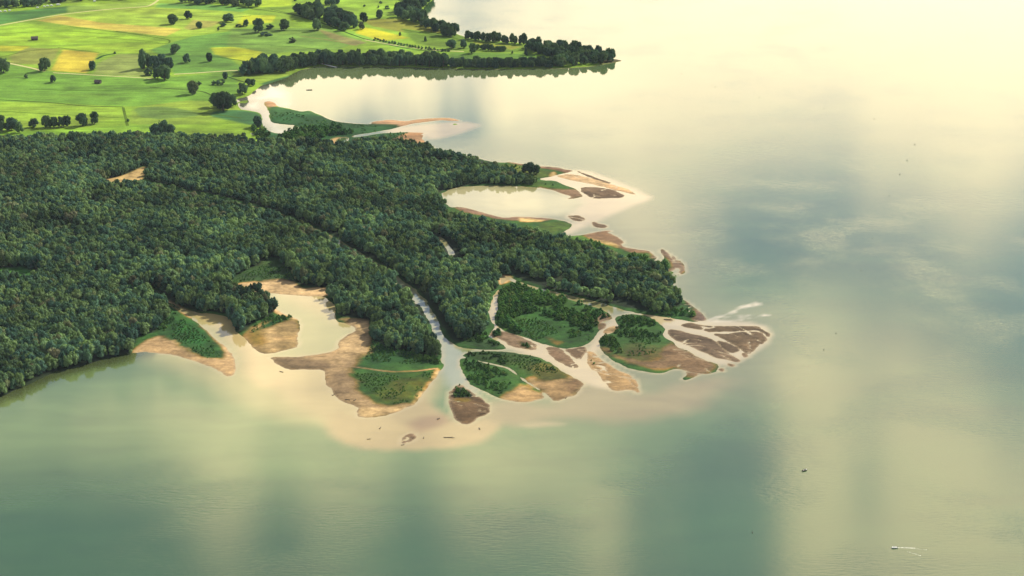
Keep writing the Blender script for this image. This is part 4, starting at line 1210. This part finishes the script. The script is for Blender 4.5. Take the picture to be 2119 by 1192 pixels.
belt([(508, 156), (545, 153), (585, 150), (605, 147)], 10, 27, 23, 'shore_tree', 'dark tree of the low wood left of the bay', 'trees left of the bay', 2, -7)
belt([(612, 143), (660, 134), (720, 136), (800, 136), (850, 137), (930, 140)], 11, 22, 19, 'shore_tree', 'dark tree of the bay north shore belt', 'trees along the bay shore', 3, -3.5)
belt([(935, 140), (1000, 141), (1100, 140), (1170, 139)], 9.5, 17, 17, 'shore_tree', 'lower tree of the headland south shore belt', 'trees along the headland', 2, -3)
grove([(1095, 97), (1150, 100), (1205, 107), (1240, 116), (1265, 121), (1287, 125), (1262, 129), (1225, 135), (1180, 138), (1140, 138), (1150, 124), (1120, 115), (1090, 108)], 14, 19, 18, 'headland_tree', 'tree of the wood covering the headland point', 'wood on the headland point')
belt([(966, 82), (1000, 86), (1050, 90), (1095, 93)], 9, 19, 13, 'headland_tree', 'slim tree of the headland north shore row', 'tree row on the headland north shore', 1, 0, (0, 3, 4, 1))
belt([(988, 104), (1020, 106), (1050, 108)], 7.5, 12, 10, 'headland_tree', 'small tree of the short headland meadow row', 'short tree row on the headland', 1, 0, (0, 1, 3))
grove([(820, 30), (845, 8), (862, -30), (896, -30), (890, 4), (876, 14), (866, 30), (884, 44), (898, 56), (920, 64), (950, 76), (930, 78), (900, 72), (868, 60), (835, 48), (816, 40)], 21, 22, 21, 'shore_tree', 'tree of the wood on the far lake shore near the top edge', 'wood on the far lake shore')
grove([(606, 26), (650, 26), (690, 34), (728, 46), (738, 60), (735, 67), (705, 64), (670, 52), (640, 42), (606, 32)], 17, 24, 20, 'grove_tree', 'tree of the long grove on the headland meadow', 'long grove on the meadow')
grove([(365, 2), (440, 2), (535, 8), (538, 19), (500, 18), (440, 13), (370, 8)], 22, 18, 18, 'far_wood_tree', 'tree of the long dark wood along the top edge', 'wood along the top edge')
grove([(-10, 14), (60, 7), (100, 3), (190, -5), (300, -12), (300, -1), (190, 2), (125, 8.5), (100, 11), (80, 14), (20, 20), (-10, 22)], 19, 15, 15, 'roadside_tree', 'tree of the roadside belt behind the parked vehicles at the top left', 'roadside belt at the top left')
belt([(775, 84), (830, 96), (880, 104), (935, 109)], 6.5, 6, 8, 'hedge_bush', 'bush of the hedge along the headland track', 'hedge row on the headland', 1, 0, (5, 6, 7), 0.25)

# ---- the delta forest
def scatter(P_list, spacing, seed, keep):
    rs = np.random.default_rng(seed)
    P = np.vstack(P_list)
    lo, hi = P.min(0), P.max(0)
    ny, nx = int((hi[1] - lo[1]) / (spacing * 0.87)) + 1, int((hi[0] - lo[0]) / spacing) + 1
    jj, ii = np.mgrid[0:ny, 0:nx]
    x = lo[0] + (ii + 0.5 * (jj % 2)) * spacing + rs.uniform(-0.42, 0.42, ii.shape) * spacing
    y = lo[1] + jj * spacing * 0.87 + rs.uniform(-0.42, 0.42, ii.shape) * spacing
    x, y = x.ravel(), y.ravel()
    k = keep(x, y)
    return x[k], y[k]


def wood_keep(x, y):
    d = np.where(y < Y_SPLIT, DG.sample(D_wood, x, y), MG.sample(M_wood, x, y))
    s = np.where(y < Y_SPLIT, DG.sample(D_sdf, x, y), MG.sample(M_sdf, x, y))
    # left of the fine grid only the coarse outline is known
    far_left = x < DG.xs[0] + 2
    ok = (d < -0.5) & (s < -0.8)
    if far_left.any():
        ok[far_left] = [in_poly(wood_w, a, b) for a, b in zip(x[far_left], y[far_left])]
    thin = fbm(x, y, 45, 88, 3)
    return ok & ~((thin < 0.30) & (RNG.random(len(x)) < 0.6))


fx, fy = scatter([wood_w], 6.7, 5, wood_keep)
fr = np.random.default_rng(11)
big = fbm(fx, fy, 90, 61, 3)
fh = 5.2 + 9.5 * big + fr.uniform(-2.0, 2.6, len(fx)) + 3.5 * (fr.random(len(fx)) < 0.06)
near = sstep(1900, 1450, fy) * sstep(-60, -260, fx)
fh += near * 2.0
fh *= 1 - 0.18 * sstep(1500, 1950, fy)
fw = (0.46 + 0.34 * fr.random(len(fx))) * fh + 2.4 + 4.0 * (fr.random(len(fx)) < 0.08)
fc = fr.choice(7, len(fx), p=[0.2, 0.18, 0.15, 0.17, 0.12, 0.14, 0.04])
east = sstep(60, 140, fx)
fh = fh * (1 - 0.15 * east)
dist = np.sqrt(fx ** 2 + fy ** 2 + CAM_H ** 2)
pxs = CX + F_PX * fx / (fy * math.cos(CAM_DIP) + CAM_H * math.sin(CAM_DIP))
inframe = (pxs > 6) & (pxs < 2110)
size = np.where(inframe, fw * fh / dist ** 2, 0)
order = np.argsort(-size)
single = np.zeros(len(fx), bool)
single[order[:300]] = True
fz = np.where(fy < Y_SPLIT, DG.sample(D_z, fx, fy), MG.sample(M_z, fx, fy))
fz = np.maximum(fz, 0.2)


def where_label(px, py):
    if px < 120: return 'tall leafy tree in the dense shore forest at the far left'
    if px < 270: return 'tall leafy tree in the dense shore forest above the calm water'
    if px < 420: return 'tall leafy tree in the forest beside the first sandy point'
    if px < 620: return 'leafy tree of the wooded knoll and forest by the sandy lagoon'
    if px < 920: return 'leafy tree of the forest left of the main river arm'
    return 'leafy tree of the forest right of the main river arm'


for i in np.nonzero(single)[0]:
    ci = int(fc[i])
    e = link('forest_tree', None, None, (fx[i], fy[i], fz[i]), (0, 0, random.uniform(0, 6.28)))
    lab = where_label(pxs[i], 0)
    tag(e, lab, 'tree', 'largest trees of the delta forest: ' + lab.split(' ', 2)[2])
    wsc = fw[i] / 2 * (1.35 if ci in (2, 4, 6) else 1.0)
    link('crown', CROWNS['forest'][ci], e, scale=(wsc, wsc, fh[i]))
    link('trunk', TRUNKS[i % 3], e, scale=(fh[i] * 0.8, fh[i] * 0.8, fh[i]))


def instancer(name, label, protos, X, Y, Z, H, W, C, cat_col):
    """one object: a cloud of points that carries copies of the given plants (geometry nodes)"""
    pc = bpy.data.collections.new(cat_col)
    for i, pr in enumerate(protos):
        o = bpy.data.objects.new('%s_%02d' % (cat_col, i), pr)
        pc.objects.link(o)
    n = len(X)
    me = bpy.data.meshes.new(name)
    me.vertices.add(n)
    me.vertices.foreach_set('co', np.stack([X, Y, Z], 1).astype(np.float32).ravel())
    a = me.attributes.new('plant_scale', 'FLOAT_VECTOR', 'POINT')
    a.data.foreach_set('vector', np.stack([W / 2, W / 2, H], 1).astype(np.float32).ravel())
    a = me.attributes.new('plant_kind', 'INT', 'POINT'); a.data.foreach_set('value', C.astype(np.int32))
    a = me.attributes.new('plant_turn', 'FLOAT', 'POINT'); a.data.foreach_set('value', np.random.default_rng(n).uniform(0, 6.28, n).astype(np.float32))
    ng = bpy.data.node_groups.new(name, 'GeometryNodeTree')
    ng.interface.new_socket('Geometry', in_out='INPUT', socket_type='NodeSocketGeometry')
    ng.interface.new_socket('Geometry', in_out='OUTPUT', socket_type='NodeSocketGeometry')
    gi, go = ng.nodes.new('NodeGroupInput'), ng.nodes.new('NodeGroupOutput')
    ci = ng.nodes.new('GeometryNodeCollectionInfo')
    ci.inputs['Collection'].default_value = pc
    ci.inputs['Separate Children'].default_value = True
    ci.inputs['Reset Children'].default_value = True
    ip = ng.nodes.new('GeometryNodeInstanceOnPoints')
    ip.inputs['Pick Instance'].default_value = True

    def attr(nm, ty):
        q = ng.nodes.new('GeometryNodeInputNamedAttribute')
        q.data_type = ty
        q.inputs['Name'].default_value = nm
        return q.outputs['Attribute']
    cx = ng.nodes.new('ShaderNodeCombineXYZ')
    ng.links.new(attr('plant_turn', 'FLOAT'), cx.inputs[2])
    e2r = ng.nodes.new('FunctionNodeEulerToRotation')
    ng.links.new(cx.outputs[0], e2r.inputs[0])
    ng.links.new(gi.outputs[0], ip.inputs['Points'])
    ng.links.new(ci.outputs[0], ip.inputs['Instance'])
    ng.links.new(attr('plant_kind', 'INT'), ip.inputs['Instance Index'])
    ng.links.new(e2r.outputs[0], ip.inputs['Rotation'])
    ng.links.new(attr('plant_scale', 'FLOAT_VECTOR'), ip.inputs['Scale'])
    ng.links.new(ip.outputs[0], go.inputs[0])
    ob = link(name, me)
    md = ob.modifiers.new('plants', 'NODES')
    md.node_group = ng
    return tag(ob, label, kind='stuff')


rest = ~single
Wr = fw * np.where(np.isin(fc, (2, 4, 6)), 1.35, 1.0)
instancer('forest', 'dense dark green forest covering the river delta', CROWNS['forest'], fx[rest], fy[rest], fz[rest], fh[rest], Wr[rest], fc[rest], 'forest_plant')

# ---- willow scrub and reeds on the bars and marshes
SCRUB_ZONES = [  # outline, spacing, height, share left open
    ([(1046, 586), (1066, 588), (1150, 615), (1240, 642), (1260, 656), (1234, 666), (1228, 690), (1180, 668), (1110, 648), (1070, 655), (1040, 668), (1028, 660), (1034, 635), (1034, 618)], 4.0, 5.0, 0.25),
    ([(1030, 660), (1052, 664), (1084, 692), (1055, 684), (1030, 672)], 3.8, 5.5, 0.1),
    ([(1150, 655), (1236, 668), (1234, 684), (1222, 704), (1192, 708), (1160, 680)], 3.6, 3.0, 0.35),
    ([(1050, 662), (1120, 660), (1160, 690), (1110, 704), (1070, 690)], 3.2, 1.6, 0.3),
    ([(1280, 662), (1300, 653), (1345, 660), (1372, 680), (1366, 698), (1310, 704), (1284, 698), (1272, 690)], 3.6, 3.0, 0.3),
    ([(1246, 703), (1262, 696), (1278, 712), (1288, 730), (1262, 730), (1246, 716)], 3.8, 4.0, 0.15), ([(1290, 700), (1370, 700), (1350, 745), (1300, 738)], 3.2, 1.3, 0.4),
    ([(958, 746), (980, 750), (1020, 760), (1050, 772), (1064, 796), (1036, 814), (1005, 804), (972, 788)], 3.6, 2.8, 0.25),
    ([(964, 732), (1010, 730), (1050, 742), (1060, 757), (1010, 746), (970, 739)], 3.6, 2.6, 0.2), ([(1010, 732), (1100, 738), (1160, 772), (1120, 780), (1060, 756)], 3.2, 1.3, 0.35),
    ([(1094, 742), (1120, 748), (1150, 766), (1130, 768), (1100, 752)], 3.8, 3.2, 0.2),
    ([(1075, 708), (1096, 714), (1092, 720), (1078, 716)], 3.2, 3.0, 0.1), ([(1023, 685), (1038, 689), (1036, 697), (1020, 694)], 3.0, 4.2, 0.05),
    ([(936, 813), (950, 800), (976, 815), (970, 823), (942, 823)], 3.0, 2.6, 0.1), ([(1219, 729), (1236, 740), (1244, 752), (1228, 756), (1219, 745)], 3.4, 2.2, 0.4),
    ([(350, 640), (380, 662), (430, 704), (460, 738), (430, 744), (390, 722), (350, 696), (338, 680)], 3.0, 1.4, 0.35), ([(340, 640), (360, 650), (362, 680), (330, 690)], 4.0, 3.5, 0.3),
    ([(772, 706), (810, 722), (900, 742), (908, 754), (800, 756), (755, 745)], 3.2, 1.6, 0.3), ([(850, 734), (905, 738), (913, 756), (870, 752)], 4.0, 4.5, 0.2),
    ([(730, 776), (900, 772), (858, 830), (818, 840), (770, 815)], 3.0, 1.1, 0.42),
    ([(1340, 640), (1400, 642), (1432, 640), (1438, 657), (1380, 655)], 4.0, 3.5, 0.3), ([(1300, 520), (1345, 538), (1378, 546), (1384, 562), (1350, 556), (1300, 536)], 4.2, 4.5, 0.3),
    ([(1170, 492), (1225, 500), (1260, 514), (1220, 514), (1180, 502)], 4.2, 3.5, 0.4), ([(1000, 604), (1022, 600), (1012, 648), (1002, 664)], 4.4, 2.2, 0.5), ([(955, 702), (1005, 690), (1012, 700), (1040, 716), (975, 718)], 4.0, 3.2, 0.3),
    ([(1040, 342), (1080, 348), (1070, 362), (1044, 352)], 4.4, 3.0, 0.4), ([(1050, 374), (1120, 376), (1150, 386), (1100, 384), (1050, 382)], 4.2, 3.0, 0.3),
    ([(545, 655), (604, 656), (590, 666), (545, 682), (520, 690)], 3.6, 2.6, 0.2), ([(480, 586), (540, 552), (600, 556), (612, 582), (560, 578)], 3.4, 1.4, 0.4),
    ([(600, 276), (640, 268), (700, 266), (740, 276), (690, 282), (640, 292), (560, 290)], 5.4, 7.5, 0.25), ([(520, 262), (545, 268), (560, 282), (530, 290)], 5.4, 6.0, 0.2),
    ([(560, 228), (620, 236), (690, 254), (780, 262), (800, 268), (730, 278), (640, 262), (562, 250)], 6.0, 1.2, 0.55), ([(785, 275), (846, 276), (842, 286), (800, 290)], 5.0, 1.5, 0.4),
]
sx, sy, sh_, sw_ = [], [], [], []
for zi, (pts, sp, hh, bare) in enumerate(SCRUB_ZONES):
    P = world_poly(pts, 0)
    x, y = scatter([P], sp, 700 + zi, lambda a, b: np.array([in_poly(P, p, q) for p, q in zip(a, b)], bool))
    s = np.where(y < Y_SPLIT, DG.sample(D_sdf, x, y), MG.sample(M_sdf, x, y))
    k = (s < -1.5) & (fbm(x, y, 15, 40 + zi, 3) > 0.28 + 0.42 * bare)
    x, y = x[k], y[k]
    r_ = np.random.default_rng(900 + zi)
    h_ = hh * r_.uniform(0.45, 1.35, len(x))
    sx.append(x); sy.append(y); sh_.append(h_); sw_.append(np.maximum(h_ * r_.uniform(0.9, 1.4, len(x)), sp * 0.55))
sx, sy, sh_, sw_ = map(np.concatenate, (sx, sy, sh_, sw_))
sz = np.where(sy < Y_SPLIT, DG.sample(D_z, sx, sy), MG.sample(M_z, sx, sy)) - 0.05
instancer('willow_scrub', 'low green willow scrub and reeds on the sandbars and marshes', CROWNS['scrub'], sx, sy, sz, sh_, sw_, np.random.default_rng(3).integers(0, 3, len(sx)), 'scrub_plant')
print('forest', len(fx), 'scrub', len(sx))

# ------------------------------------------------------------------ small things
def bm_obj(name, build, mat_, parent=None, smooth=False):
    bm = bmesh.new()
    build(bm)
    me = bpy.data.meshes.new(name)
    bm.to_mesh(me); bm.free()
    if smooth:
        for p in me.polygons: p.use_smooth = True
    me.materials.append(mat_)
    return link(name, me, parent)


def box(bm, c, s, rz=0.0, bevel=0.0):
    r = bmesh.ops.create_cube(bm, size=1.0, matrix=Matrix.Translation(c) @ Matrix.Rotation(rz, 4, 'Z') @ Matrix.Diagonal((*s, 1)))
    if bevel:
        es = list({e for v in r['verts'] for e in v.link_edges})
        bmesh.ops.bevel(bm, geom=es, offset=bevel, segments=1, affect='EDGES')


def cyl(bm, p, q, r0, r1, n=8):
    p, q = Vector(p), Vector(q)
    d = q - p
    m = Matrix.Translation((p + q) / 2) @ d.to_track_quat('Z', 'Y').to_matrix().to_4x4()
    bmesh.ops.create_cone(bm, cap_ends=True, segments=n, radius1=r0, radius2=r1, depth=d.length, matrix=m)


def root(name, px, py, rz, label, cat, group=None, z=None):
    x, y = at(px, py)
    e = link(name, None, None, (x, y, ground_z(x, y) if z is None else z), (0, 0, rz))
    return tag(e, label, cat, group)


def barn(px, py, rz, L, W_, H, label):
    e = root('hay_barn', px, py, rz, label, 'barn')

    def walls(bm):
        prof = [(-W_ / 2, 0), (W_ / 2, 0), (W_ / 2, H), (0, H + W_ * 0.38), (-W_ / 2, H)]
        a = [bm.verts.new((-L / 2, y, z - 0.2 * (z == 0))) for y, z in prof]
        b = [bm.verts.new((L / 2, y, z - 0.2 * (z == 0))) for y, z in prof]
        bm.faces.new(a[::-1]); bm.faces.new(b)
        for i in range(5):
            bm.faces.new((a[i], a[(i + 1) % 5], b[(i + 1) % 5], b[i]))
    bm_obj('wall', walls, M_WOOD_DARK, e)
    for s in (-1, 1):
        def roof(bm, s=s):
            sl = math.atan2(W_ * 0.38, W_ / 2)
            ln = math.hypot(W_ * 0.38, W_ / 2) + 0.7
            box(bm, (0, 0, 0), (L + 1.2, ln, 0.18))
            bmesh.ops.rotate(bm, verts=bm.verts, cent=(0, 0, 0), matrix=Matrix.Rotation(-s * sl, 3, 'X'))
            bmesh.ops.translate(bm, verts=bm.verts, vec=(0, s * (W_ / 4 + 0.28), H + W_ * 0.19 + 0.0))
        bm_obj('roof', roof, M_ROOF, e)
    bm_obj('door', lambda bm: box(bm, (0, -W_ / 2 - 0.05, 1.35), (2.6, 0.1, 2.7)), M_BARK, e)
    return e


barn(72, 84, R(12), 10.5, 7.0, 3.4, 'small dark hay barn alone on the bright meadow at the left')
barn(203, 174, R(-16), 9.0, 6.0, 3.2, 'dark hay barn with a hard shadow on the green meadow below the golden field')


def vehicle(px, py, rz, L, H, label):
    e = root('parked_vehicle', px, py, rz, label, 'vehicle', 'vehicles parked along the roadside belt')
    bm_obj('body', lambda bm: box(bm, (0, 0, 0.45 + H * 0.27), (L, 1.9, H * 0.55), 0, 0.15), M_WHITE, e)
    bm_obj('cabin', lambda bm: box(bm, (-L * 0.08, 0, 0.45 + H * 0.74), (L * 0.72, 1.75, H * 0.52), 0, 0.2), M_WHITE, e)
    bm_obj('windscreen', lambda bm: box(bm, (L * 0.285, 0, 0.45 + H * 0.72), (0.06, 1.5, H * 0.28)), M_GLASS, e)
    for sx_ in (-1, 1):
        for sy_ in (-1, 1):
            bm_obj('wheel', lambda bm: cyl(bm, (sx_ * L * 0.32, sy_ * 0.78, 0.36), (sx_ * L * 0.32, sy_ * 0.98, 0.36), 0.36, 0.36, 12), M_TYRE, e)


for k, (px, py, L, H, lab) in enumerate([(1, 26, 5.2, 2.1, 'white vehicle cut by the left edge, first of three by the belt'), (11, 25.4, 5.4, 2.2, 'white vehicle in the middle of the leftmost three by the belt'),
                                         (20, 24, 4.6, 1.9, 'white vehicle at the right of the leftmost three by the belt'), (78, 18, 4.8, 2.0, 'lone white vehicle between the two roadside rows'),
                                         (92, 15.6, 4.2, 1.8, 'white vehicle at the left end of the upper roadside row'), (99, 14.6, 5.0, 2.2, 'second white vehicle of the upper roadside row'),
                                         (107, 13.8, 5.2, 2.3, 'third white vehicle of the upper roadside row'), (121, 12.0, 7.5, 2.7, 'longest white vehicle at the right end of the upper roadside row'),
                                         (196, 4.6, 5.6, 2.4, 'lone white vehicle at the wood edge near the top')]):
    vehicle(px, py, R(14), L, H, lab)

# jetty
jr = root('jetty', 664, 132.5, 0, 'pale straight jetty reaching from the dark wood into the bay', 'jetty', z=0.0)
ja, jb = at(664, 132.5), at(696, 140.5)
jd = jb - ja
jl, ja_ = float(np.linalg.norm(jd)), math.atan2(jd[1], jd[0])
jr.rotation_euler = (0, 0, ja_)
bm_obj('deck', lambda bm: box(bm, (jl / 2, 0, 0.95), (jl, 3.2, 0.16)), M_DECK, jr)
bm_obj('beam', lambda bm: box(bm, (jl / 2, 1.3, 0.78), (jl, 0.2, 0.18)), M_DRIFT, jr)
bm_obj('beam', lambda bm: box(bm, (jl / 2, -1.3, 0.78), (jl, 0.2, 0.18)), M_DRIFT, jr)
for k in range(0, int(jl // 7) + 1):
    for s in (-1, 1):
        bm_obj('post', lambda bm: cyl(bm, (min(k * 7 + 1, jl - 0.3), s * 1.45, -1.5), (min(k * 7 + 1, jl - 0.3), s * 1.45, 1.5), 0.14, 0.14, 6), M_DRIFT, jr)


def hull(bm, L, W_, H):
    rings = []
    for t in (0, 0.2, 0.45, 0.7, 0.88, 1.0):
        w_ = W_ / 2 * (0.82 + 0.18 * math.sin(min(t, 0.6) / 0.6 * math.pi / 2)) * (1 if t < 0.6 else max(0.03, 1 - ((t - 0.6) / 0.4) ** 1.8))
        sheer = H * (0.8 + 0.35 * t * t)
        x = (t - 0.5) * L
        prof = [(-1, sheer), (-0.8, H * 0.2), (0, -0.25), (0.8, H * 0.2), (1, sheer), (0.86, sheer - 0.04), (0.68, H * 0.32), (0, 0.06), (-0.68, H * 0.32), (-0.86, sheer - 0.04)]
        rings.append([bm.verts.new((x, a * w_, z)) for a, z in prof])
    n = len(rings[0])
    for a, b in zip(rings[:-1], rings[1:]):
        for i in range(n):
            bm.faces.new((a[i], b[i], b[(i + 1) % n], a[(i + 1) % n]))
    bm.faces.new(rings[0]); bm.faces.new(rings[-1][::-1])


def boat(px, py, rz, L, W_, dark, label, motor):
    e = root('boat', px, py, rz, label, 'boat', z=0.02)
    bm_obj('hull', lambda bm: hull(bm, L, W_, 0.75), M_WOOD_DARK if dark else M_WHITE, e)
    for t in (-0.22, 0.12):
        bm_obj('thwart', lambda bm: box(bm, (t * L, 0, 0.5), (0.32, W_ * 0.72, 0.06)), M_DECK, e)
    if motor:
        bm_obj('foredeck', lambda bm: box(bm, (0.3 * L, 0, 0.84), (0.22 * L, W_ * 0.5, 0.06), 0, 0.02), M_WHITE, e)
        bm_obj('windscreen', lambda bm: box(bm, (0.16 * L, 0, 1.05), (0.06, W_ * 0.7, 0.4)), M_GLASS, e)
        bm_obj('outboard_motor', lambda bm: box(bm, (-0.52 * L, 0, 0.75), (0.4, 0.38, 0.8), 0, 0.08), M_TYRE, e)
    return e


boat(1665, 974, R(28), 4.6, 1.7, True, 'dark open boat lying alone on the lake at the lower right', True)
boat(640, 186.5, R(4), 9.0, 2.6, True, 'long dark flat boat resting in the still bay', False)
boat(1851, 1134, R(184), 4.4, 1.7, False, 'small motorboat running left ahead of its white wake', True)


def wake(pts, label):
    """low foam crests trailing from the motorboat: short uneven ridges, one sheet"""
    rs = random.Random(4)
    V, Fc = [], []
    for (a, b, w0, w1, n) in pts:
        A, Bp = at(*a), at(*b)
        d = Bp - A
        nrm = np.array([-d[1], d[0]]) / np.linalg.norm(d)
        for k in range(n):
            t0 = k / n + rs.uniform(0, 0.3) / n
            t1 = t0 + rs.uniform(0.7, 1.3) / n
            w_ = (w0 + (w1 - w0) * t0) * rs.uniform(0.5, 1.2)
            off = rs.uniform(-0.3, 0.3) * w_
            p0, p1 = A + d * t0 + nrm * off, A + d * t1 + nrm * off
            pm = (p0 + p1) / 2
            q = len(V)
            V += [(p0[0], p0[1], -0.02), (pm[0] + nrm[0] * w_, pm[1] + nrm[1] * w_, -0.02), (p1[0], p1[1], -0.02), (pm[0] - nrm[0] * w_, pm[1] - nrm[1] * w_, -0.02), (pm[0], pm[1], 0.14)]
            Fc += [(q, q + 4, q + 1), (q + 1, q + 4, q + 2), (q + 2, q + 4, q + 3), (q + 3, q + 4, q)]
    tag(link('wake', mesh_from('wake', V, Fc, None, M_FOAM)), label, kind='stuff')


wake([((1856, 1133), (1893, 1134), 0.5, 0.5, 18), ((1880, 1134), (1918, 1138), 0.25, 0.12, 12), ((1876, 1141), (1905, 1150), 0.10, 0.30, 9)], 'white foam wake behind the motorboat')

BUOYS = [(1705, 225, 'highest of the dark buoys in the cream water at the upper right'), (1809, 246, 'second buoy from the top in the cream water'), (1893, 299, 'rightmost buoy of the line off the upper right'),
         (1877, 332, 'buoy just below the rightmost one of the line'), (1862, 361, 'middle buoy of the curving line on the right lake'), (1840, 405, 'buoy below the middle of the curving line'),
         (1805, 493, 'buoy alone on the grey water right of the delta'), (1782, 560, 'lower buoy on the grey water right of the delta'), (1730, 690, 'buoy straight right of the outer mud bars'), (1705, 724, 'lowest buoy right of the outer mud bars'),
         (1571, 202, 'left buoy in the cream water off the headland'), (1480, 180, 'buoy nearest but one to the headland point'), (1411, 153, 'buoy nearest to the headland point'), (1557, 1102, 'buoy alone near the bottom edge of the lake')]
for (px, py, lab) in BUOYS:
    e = root('buoy', px, py, 0, lab, 'buoy', 'buoys marking the delta reserve', z=0.0)
    sc_ = 0.8 if py > 400 else 1.0
    bm_obj('float', lambda bm: (cyl(bm, (0, 0, -0.4 * sc_), (0, 0, 0.35 * sc_), 0.55 * sc_, 0.62 * sc_, 10), cyl(bm, (0, 0, 0.35 * sc_), (0, 0, 0.6 * sc_), 0.62 * sc_, 0.2 * sc_, 10)), M_BUOY, e)
    bm_obj('staff', lambda bm: cyl(bm, (0, 0, 0.5 * sc_), (0, 0, 1.7 * sc_), 0.09, 0.07, 6), M_BUOY, e)
    bm_obj('topmark', lambda bm: cyl(bm, (0, 0, 1.5 * sc_), (0, 0, 2.0 * sc_), 0.28 * sc_, 0.04, 6), M_BUOY, e)

LOGS = [(930, 906, 9.0, 0.35, R(-4), 'long straight drift log on the pale flat at the river mouth'), (908, 867, 2.6, 0.5, R(40), 'dark stump in the shoal left of the arrow bar'), (992, 887, 2.8, 0.45, R(100), 'stump off the lower right of the arrow bar'),
        (787, 886, 3.0, 0.4, R(70), 'stump on the shallow water left of the drift log'), (764, 909, 3.0, 0.3, R(10), 'small snag at the left end of the pale flat'), (877, 906, 2.4, 0.35, R(80), 'snag above the small pale shoal'),
        (834, 921, 2.6, 0.3, R(20), 'snag at the foot of the small pale shoal'), (720, 829, 4.5, 0.35, R(-15), 'drift log at the edge of the brown flat'), (735, 830, 3.0, 0.4, R(50), 'stump beside the drift log on the brown flat'),
        (1000, 857, 6.0, 0.3, R(8), 'thin log sticking out of the arrow bar'), (690, 818, 2.2, 0.4, R(30), 'snag off the brown flat shore'), (583, 770, 4.0, 0.35, R(-30), 'snag below the point of the long sandy spit'),
        (1383, 662, 8.0, 0.5, R(-8), 'drift log in the channel beside the forest point'), (1172, 823, 3.2, 0.35, R(60), 'snag on the sandy end of the green island')]
for (px, py, L, r_, rz, lab) in LOGS:
    x, y = at(px, py)
    e = link('drift_log', None, None, (x, y, max(0.0, ground_z(x, y)) + r_ * 0.4), (0, 0, rz))
    tag(e, lab, 'log', 'driftwood on the delta flats')
    bm_obj('stem', lambda bm: (cyl(bm, (-L / 2, 0, 0), (0, L * 0.03, 0.1), r_, r_ * 0.85, 8), cyl(bm, (0, L * 0.03, 0.1), (L / 2, 0, 0.2), r_ * 0.85, r_ * 0.35, 8)), M_DRIFT, e)
    bm_obj('branch', lambda bm: cyl(bm, (L * 0.1, 0, 0.1), (L * 0.32, L * 0.14, 0.5 + L * 0.06), r_ * 0.4, r_ * 0.12, 6), M_DRIFT, e)
    bm_obj('root_plate', lambda bm: [cyl(bm, (-L / 2 + 0.1, 0, 0.05), (-L / 2 - 0.35, math.cos(a) * r_ * 1.8, 0.1 + math.sin(a) * r_ * 1.6), r_ * 0.4, r_ * 0.12, 5) for a in (0.3, 1.4, 2.6, 3.6, 5.2)], M_DRIFT, e)

# ------------------------------------------------------------------ thin summer haze
hz = bpy.data.meshes.new('haze')
bmh = bmesh.new()
bmesh.ops.create_cube(bmh, size=1.0, matrix=Matrix.Translation((0, 11000, 300.5)) @ Matrix.Diagonal((56000, 34000, 609, 1)))
bmh.to_mesh(hz); bmh.free()
hm = bpy.data.materials.new('haze_air')
ht = nodes_of(hm)
pv = nn(ht, 'ShaderNodeVolumePrincipled')
pv.inputs['Color'].default_value = (0.70, 0.86, 0.98, 1)
pv.inputs['Density'].default_value = 1.4e-5
ho = nn(ht, 'ShaderNodeOutputMaterial')
ht.links.new(pv.outputs[0], ho.inputs['Volume'])
hz.materials.append(hm)
tag(link('haze', hz), 'thin summer haze over the lake', kind='stuff')
